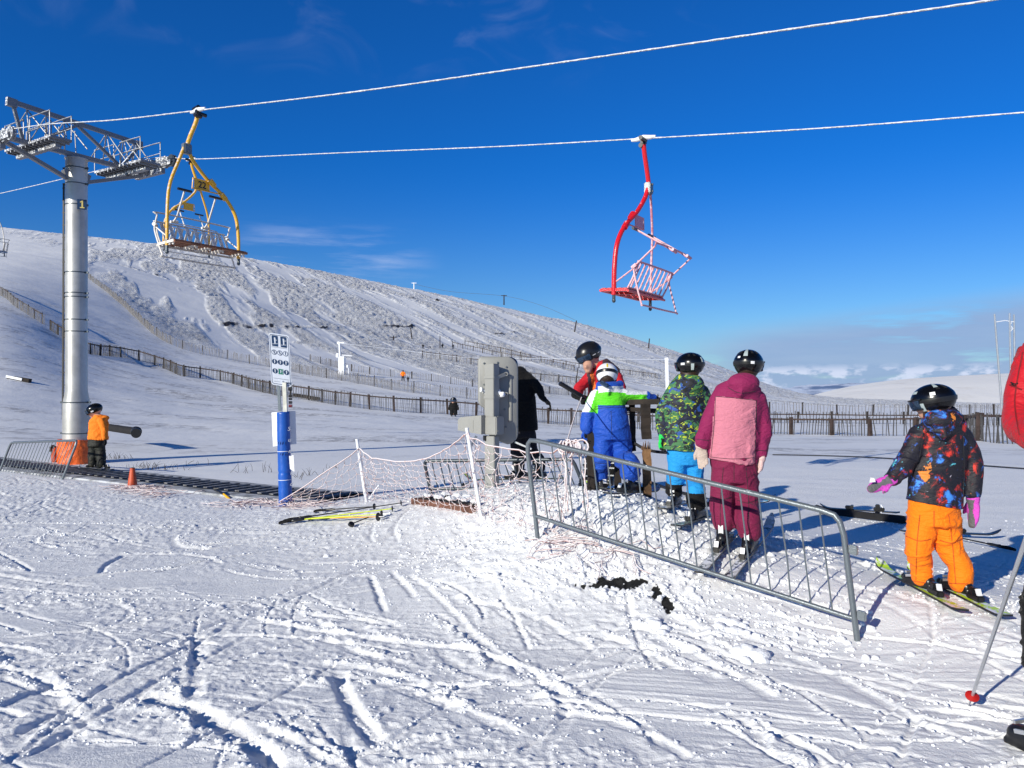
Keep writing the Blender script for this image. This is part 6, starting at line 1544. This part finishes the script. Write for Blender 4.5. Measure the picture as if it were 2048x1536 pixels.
# yellow handled shovel
s0 = hit(470, 1000); s1 = P(432, 980, s0.y+.5); mb0 = empty('shovel', s0, label='yellow shaft and black grip of a shovel stuck in the snow by the carpet', cat='shovel')
mb = MB(); mb.tube([s0-V((0, 0, .05)), s0.lerp(s1, .6)], .016, 10); mb.build('shaft', mat('shovel_yellow', (.80, .42, .01), .4), mb0); mb = MB(); mb.tube([s0.lerp(s1, .58), s1], .020, 10); mb.tube([s1-V((.03, 0, -.01)), s1+V((.04, .0, .02))], .018, 8); mb.build('grip', M['black_plastic'], mb0)
# cone
p = hit(265, 974); cn = empty('traffic_cone', p, label='small orange cone standing in the snow beside the carpet', cat='cone'); k_ = p.y/FPX; h_ = 38*k_
mb = MB(); mb.tube([p-V((0, 0, .03)), p+V((.0, 0, h_*.5)), p+V((.0, 0, h_*.86)), p+V((.0, 0, h_))], [10*k_, 7.2*k_, 5*k_, 4.6*k_], 20); mb.build('cone_body', M['cone_orange'], cn)
mb = MB(); mb.box(p, (22*k_, 22*k_, .03), bev=.008); mb.build('base', M['cone_orange'], cn)
mb = MB(); mb.tube([p+V((0, 0, h_)), p+V((0, 0, h_+.006))], 4.0*k_, 14); mb.build('top_hole', M['black_rubber'], cn)
# pipe / log behind the small child
a = P(215, 850, 21.5); b = P(278, 859, 19.5); a.z = gz(a.x, a.y)+.14; b.z = gz(b.x, b.y)+.12; mb = MB(); lg = empty('log_pipe', b, label='dark half buried pipe lying on the snow behind the small child in orange', cat='pipe')
M['wood_black'] = mat('charred_wood', (.009, .007, .006), .8, var=.4, bs=.5)
a = P(212, 854, 21.5); b = P(272, 863, 19.6); mb.tube([a, b], .10, 20); mb.build('pipe', M['wood_black'], lg); mb = MB(); d_ = (b-a).normalized(); mb.tube([b-d_*.02, b+d_*.05], .13, 20); mb.tube([b, b+V((.15, -.3, -.03))], .12, 20); mb.build('pipe_end', M['black_rubber'], lg)
a = hit(16, 757); b = hit(60, 766); mb = MB(); mb.beam(a+V((0, 0, .0)), b+V((0, 0, .05)), .30, .35); mb.beam(a+V((0, 0, .12)), b+V((-.35, 0, .19)), .42, .14, mi=1); tag(mb.build('timber_sleeper', [M['wood_dark'], M['snow_lump']], origin=b, smooth=False), 'lone snow-topped timber beam on the open snow at far left', 'beam')
a = hit(592, 793); b = hit(640, 801); mb = MB(); mb.beam(a+V((0, -.6, .15)), b+V((0, -.6, .15)), .3, .25); tag(mb.build('timber_sleeper', M['wood_dark'], origin=b, smooth=False), 'dark beam lying against the foot of the long fence right of the sign', 'beam')

# ---- skis and pole lying behind the queue
def ski_xy(a, b, lab, m, **k):
    A = hit(*a); B = hit(*b); mid = A.lerp(B, .45); d = B-A; return ski(mid, d, d.length, m, lab, group='loose skis lying on the snow', slope=False, **k)
ski_xy((1812, 1050), (1625, 1026), 'black ski on its edge between the long barrier end and the orange trousers', M['ski_black'], tilt=R(62), dz=.05, wd=.11)
ski_xy((1800, 1042), (1640, 1030), 'second black ski with bindings stacked on the one behind the barrier end', M['ski_black'], dz=.09)
ski_xy((1800, 1072), (2002, 1080), 'black ski lying behind the orange trousers, tip towards the right edge', M['ski_black'], dz=.05)
lying((2000, 1100), (1830, 1066), 'black ski pole lying with its handle right of the orange trousers', M['ski_black'])
ski_xy((1350, 1010), (1550, 1022), 'cyan tipped ski lying behind the plum trousers', M['ski_cyan'], dz=.04)
# dark lift-line rail in the snow behind the queue
g1 = [hit(1300, 968), hit(1345, 985), hit(1420, 1005), hit(1500, 1018)]; mb = MB(); mb.tube([p+V((0, 0, .03)) for p in g1], .022, 8); tag(mb.build('cable', M['black_rubber'], origin=g1[0]), 'thick black hose on the snow behind the camouflage child\'s legs', 'cable')

# ---- white drive station and drag lift in the distance
p = hit(684, 749); k_ = p.y/FPX; ds = empty('drive_station', p, label='white box drive station of the drag lift on the slope', cat='lift station')
mb = MB(); mb.box(p+V((0, 0, 18*k_)), (13*k_, 10*k_, 36*k_), bev=.12); mb.build('cabinet', M['white_frost'], ds)
mb = MB(); mb.tube([p+V((-4*k_, 0, 34*k_)), p+V((-5*k_, 0, 62*k_))], 2.1*k_, 10); mb.build('mast', M['white_frost'], ds)
mb = MB(); c = p+V((-7*k_, 0, 63*k_)); mb.tube([c-V((0, .1, 0)), c+V((0, .2, 0))], 3.2*k_, 14); mb.beam(c, c+V((12*k_, 0, .5*k_)), .25, .2); mb.build('pulley', M['white_frost'], ds)
mb = MB(); mb.box(p+V((-9*k_, 0, 38*k_)), (6*k_, 5*k_, 9*k_), bev=.08); mb.beam(p+V((0, 0, 39*k_)), p+V((20*k_, 0, 37*k_)), .12, .12); mb.build('arm', M['white_frost'], ds)
mb = MB(); mb.box(p+V((11*k_, 0, 16*k_)), (4*k_, 4*k_, 6*k_), bev=.05); mb.beam(p+V((13*k_, 0, 0)), p+V((13*k_, 0, 16*k_)), .1, .1); mb.build('switch_box', M['white_frost'], ds)
wp = hit(1336, 835); tpw = P(1333, 719, wp.y*.9); wp = V((P(1336, 800, wp.y*.9).x, wp.y*.9, gz(wp.x, wp.y*.9))); mb = MB(); mb.beam(wp, tpw, .28, .2, up=(0, 1, 0)); mb.beam(tpw+V((-.15, 0, 0)), tpw+V((.15, 0, .05)), .3, .3); tag(mb.build('white_mast', M['white_frost'], origin=wp), 'frosted white mast rising behind the camouflage child\'s helmet', 'mast')
mb = MB(); e1 = c+V((12*k_, 0, .5*k_)); mb.tube([c, c.lerp(tpw, .5)-V((0, 0, 1.0)), tpw], .018, 5); tag(mb.build('drag_rope', M['sign_white'], origin=c), 'thin frosted rope from the white drive station to the white mast', 'lift rope')
# poles on the ridge and hillside
def pole_far(px, py0, py1, D, lab, r=.35, arm=True, m=None, lean=0):
    a = P(px, py0, D); b = P(px+lean, py1, D); mb = MB(); mb.tube([a-V((0, 0, 1)), b], [r, r*.8], 8)
    if arm: mb.beam(b+V((-2.2*r*2, 0, -.4)), b+V((2.2*r*2, 0, -.4)), r, r)
    return tag(mb.build('lift_pole', m or M['post_far'], origin=a), lab, 'pole', 'poles on the hillside')
pole_far(828, 577, 565, 540, 'pale box and pole on the ridge, leftmost of the skyline poles', .4, m=M['white_frost'])
pole_far(1008, 607, 590, 520, 'tall skyline pole above the four dark figures', .45)
pole_far(1149, 660, 641, 400, 'leaning dark pole just below the ridge, above the instructor', .35, False, lean=4)
pole_far(1297, 692, 677, 380, 'dark pole below the ridge under the red chair', .32, False, lean=2)
pole_far(1152, 757, 735, 160, 'thin dark post on the slope left of the instructor\'s helmet', .12, False, lean=4)
pole_far(824, 672, 655, 260, 'leaning post above the frosted bush on the mid slope', .2, False, lean=-3)
pole_far(787, 707, 672, 240, 'tall frosted post left of the small group of skiers', .25, True)
pole_far(880, 692, 672, 250, 'post between the dark skiers on the mid slope', .15, False)
mb = MB(); q = [P(828, 568, 540), P(900, 583, 530), P(1008, 592, 520), P(1080, 610, 480), P(1150, 640, 410)]; mb.tube(smooth_path(q, 5), .09, 4); tag(mb.build('power_line', M['galv'], origin=q[0]), 'thin wire along the skyline between the ridge poles', 'wire')
# steel masts on the right
for (x0, y0, x1, y1, lab) in ((2008, 790, 1989, 628, 'leftmost leaning mast of the three at the right edge'), (2024, 775, 2019, 626, 'middle thin mast of the three at the right edge'), (2031, 775, 2028, 629, 'rightmost thick mast of the three at the right edge')):
    a = P(x0, y0, 46); b = P(x1, y1, 46); a.z = gz(a.x, a.y)-.2; mb = MB(); mb.tube([a, b], [.075, .05], 8); tag(mb.build('steel_mast', M['alu'], origin=a), lab, 'mast', 'steel masts on the right')
mb = MB(); mb.tube([P(1992, 644, 46), P(2010, 641, 46), P(2028, 644, 46)], .025, 5)
for i in range(4): mb.tube([P(2021+rnd.uniform(-5, 3), 645+i*5, 46), P(2025+rnd.uniform(-6, 3), 653+i*4, 46), P(2022, 662, 46)], .018, 4)
tag(mb.build('stay_wire', M['white_frost'], origin=P(1992, 644, 46)), 'frosted stay wires strung between the masts at the right edge', 'wire')

# ---- far people
def far_person(px, py, h_px, D, top, bot_, lab, wide=1.0, sit=False):
    p = P(px, py, D); p.z = gz(p.x, p.y)+.0; h = h_px*D/FPX; s = h/1.75; r0_ = empty('person', p, label=lab, cat='person')
    g = lambda x, y, z: p+V((x*s, y*s, z*s)); m1 = MB(); m2 = MB(); m3 = MB()
    if sit:
        m2.cap([g(0, 0, .15), g(.5, 0, .15)], .12*s, 8); m1.cap([g(0, 0, .2), g(-.1, 0, .7)], .2*s, 10)
        zc = .95; xo = -.1
    else:
        for q in (-.14, .14): m2.cap([g(q*1.2, 0, .05), g(q, 0, .5), g(q*.7, 0, .9)], [.09*s, .1*s, .13*s], 8)
        m1.cap([g(0, 0, .85), g(0, 0, 1.15), g(0, 0, 1.38)], [.22*s*wide, .24*s*wide, .2*s*wide], 12, [.15*s, .16*s, .13*s], side=(1, 0, 0))
        for q in (-1, 1): m1.cap([g(q*.24, 0, 1.35), g(q*.36, 0, 1.1), g(q*.33, .02, .85)], [.08*s, .075*s, .06*s], 8)
        zc = 1.62; xo = 0
    m3.ell(g(xo, 0, zc), (.12*s, .13*s, .14*s)); m3.cap([g(xo, 0, zc-.1), g(xo, 0, zc-.3)], .06*s, 8)
    for mm, nm, mt in ((m1, 'jacket', top), (m2, 'trousers', bot_), (m3, 'head', M['black_fab'])):
        co, fs = remeshed(mm, .035*s, 2); npbuild(nm, co, fs, mt, r0_)
    return r0_
p = hit(806, 762); far_person(806, 762, 22, p.y, M['orange_fab'], M['black_fab2'], 'distant adult in orange jacket standing on the snow right of the drive station')
p = hit(816, 764); far_person(816, 764, 11, p.y, M['black_fab'], M['black_fab'], 'distant dark toddler beside the adult in the orange jacket')
for (x, y, h_, lab, st_) in ((846, 698, 10, 'dark skier, leftmost of the four on the mid slope', 0), (861, 696, 5, 'dark skier sitting on the snow in the group on the mid slope', 1), (885, 697, 10, 'dark skier, third from the left of the group on the mid slope', 0), (906, 698, 10, 'dark skier, rightmost of the group on the mid slope', 0)):
    p = hit(x, y); far_person(x, y, h_, p.y, M['black_fab2'], M['black_fab'], lab, sit=bool(st_))

# ---- tufts of dead grass and loose snow clumps
mb = MB()
for (x, y, n, hh) in ((240, 918, 26, .16), (300, 935, 30, .14), (322, 938, 18, .12), (350, 940, 5, .15), (497, 945, 7, .22), (525, 943, 6, .2), (620, 950, 8, .18), (150, 930, 8, .15), (600, 955, 8, .14), (400, 930, 6, .14), (680, 935, 7, .12)):
    c = hit(x, y)
    for i in range(n):
        b = c+V((rnd.gauss(0, .16), rnd.gauss(0, .12), -.02)); l = V((rnd.gauss(0, .5), rnd.gauss(0, .3), 1)).normalized()*hh*rnd.uniform(.5, 1.3); mb.tube([b, b+l*.6, b+l+V((rnd.gauss(0, .02), 0, -.01))], [.004, .003, .0015], 4)
tag(mb.build('grass', mat('dead_grass', (.06, .045, .035), .9), smooth=False), kind='stuff')
ico = bmesh.new(); bmesh.ops.create_icosphere(ico, subdivisions=2, radius=1); iv = np.array([v.co[:] for v in ico.verts]); ifc = [tuple(v.index for v in f.verts) for f in ico.faces]; ico.free()
ico = bmesh.new(); bmesh.ops.create_icosphere(ico, subdivisions=1, radius=1); jv = np.array([v.co[:] for v in ico.verts]); jfc = [tuple(v.index for v in f.verts) for f in ico.faces]; ico.free()
cl_v = []; cl_f = []; nbv = 0
def clump(x, y, r, big=False):
    global nbv
    if 4 < y < 8 and float(bare_mask(np.array([x]), np.array([y]))[0]) > .2: return
    v, f = (iv, ifc) if r > .018 else (jv, jfc)
    z = gz(x, y)+float(detail(np.array([x]), np.array([y]))[0])+r*.05
    q = v*np.array([r*rnd.uniform(.8, 1.3), r*rnd.uniform(.8, 1.3), r*rnd.uniform(.6, .95)])
    q = q*(1+.28*fbm(v[:, 0]*1.7+x*9, v[:, 1]*1.7+v[:, 2]*2+y*9, 2, 3))[:, None]+np.array([x, y, z])
    cl_v.append(q); cl_f.extend([tuple(i+nbv for i in t) for t in f]); nbv += len(v)
for k in range(3200):                                   # mound crumbs
    x = .75+rnd.gauss(0, .95); y = 6.6+rnd.gauss(0, 1.1)
    if y > 4.4 and (x-.12)*1.5+(y-6)*1.9 > -1.4: clump(x, y, abs(rnd.gauss(0, .0075))+.004)
for k in range(800):                                    # along and in front of the barrier
    t = rnd.random(); p = BA.lerp(BB, t); clump(p.x+rnd.gauss(-.05, .16), p.y+rnd.gauss(-.10, .2), abs(rnd.gauss(0, .008))+.004)
for k in range(2600):                                   # foreground crumbs in loose drifts
    y = 2.5+8*rnd.random()**1.3; x = rnd.uniform(-.75, .75)*y
    if float(fbm(np.array([x/.5]), np.array([y/.35]), 3, 121)[0]) > .05: clump(x, y, abs(rnd.gauss(0, .0045))+.0025)
for (x0_, y0_, x1_, y1_, be_, w_, bm_, sd_) in BERMS:       # crumbs pushed up beside the tracks
    if bm_ < .012: continue
    Ln = math.hypot(x1_-x0_, y1_-y0_); nx_, ny_ = -(y1_-y0_)/Ln, (x1_-x0_)/Ln
    for i in range(int(Ln*(26 if bm_ < .03 else 60))):
        t = rnd.random(); o_ = be_*(1-(2*t-1)**2)+sd_*w_*(1.2+abs(rnd.gauss(0, .9))); x = x0_+(x1_-x0_)*t+nx_*o_; y = y0_+(y1_-y0_)*t+ny_*o_
        if 2.2 < y < 9: clump(x, y, min(.013, abs(rnd.gauss(0, .0045))+.0022+bm_*.04))
for (px, py, r) in ((1312, 1246, .045), (1495, 1312, .06), (1462, 1250, .05), (1475, 1262, .045), (1330, 1180, .03), (1215, 1188, .025), (1400, 1200, .03), (1322, 1258, .04), (1445, 1262, .035), (1510, 1275, .03), (778, 1150, .012), (1240, 1200, .02)):
    p = hit(px, py)
    for i in range(6): clump(p.x+rnd.gauss(0, r*.6), p.y+rnd.gauss(0, r*.7), r*rnd.uniform(.5, 1.0))
V_ = np.concatenate(cl_v); me = bpy.data.meshes.new('snow_clumps'); me.from_pydata(V_.tolist(), [], cl_f); me.materials.append(M['snow_lump']); me.polygons.foreach_set('use_smooth', [True]*len(cl_f))
o = bpy.data.objects.new('snow_clumps', me); COL.objects.link(o); tag(o, kind='stuff')
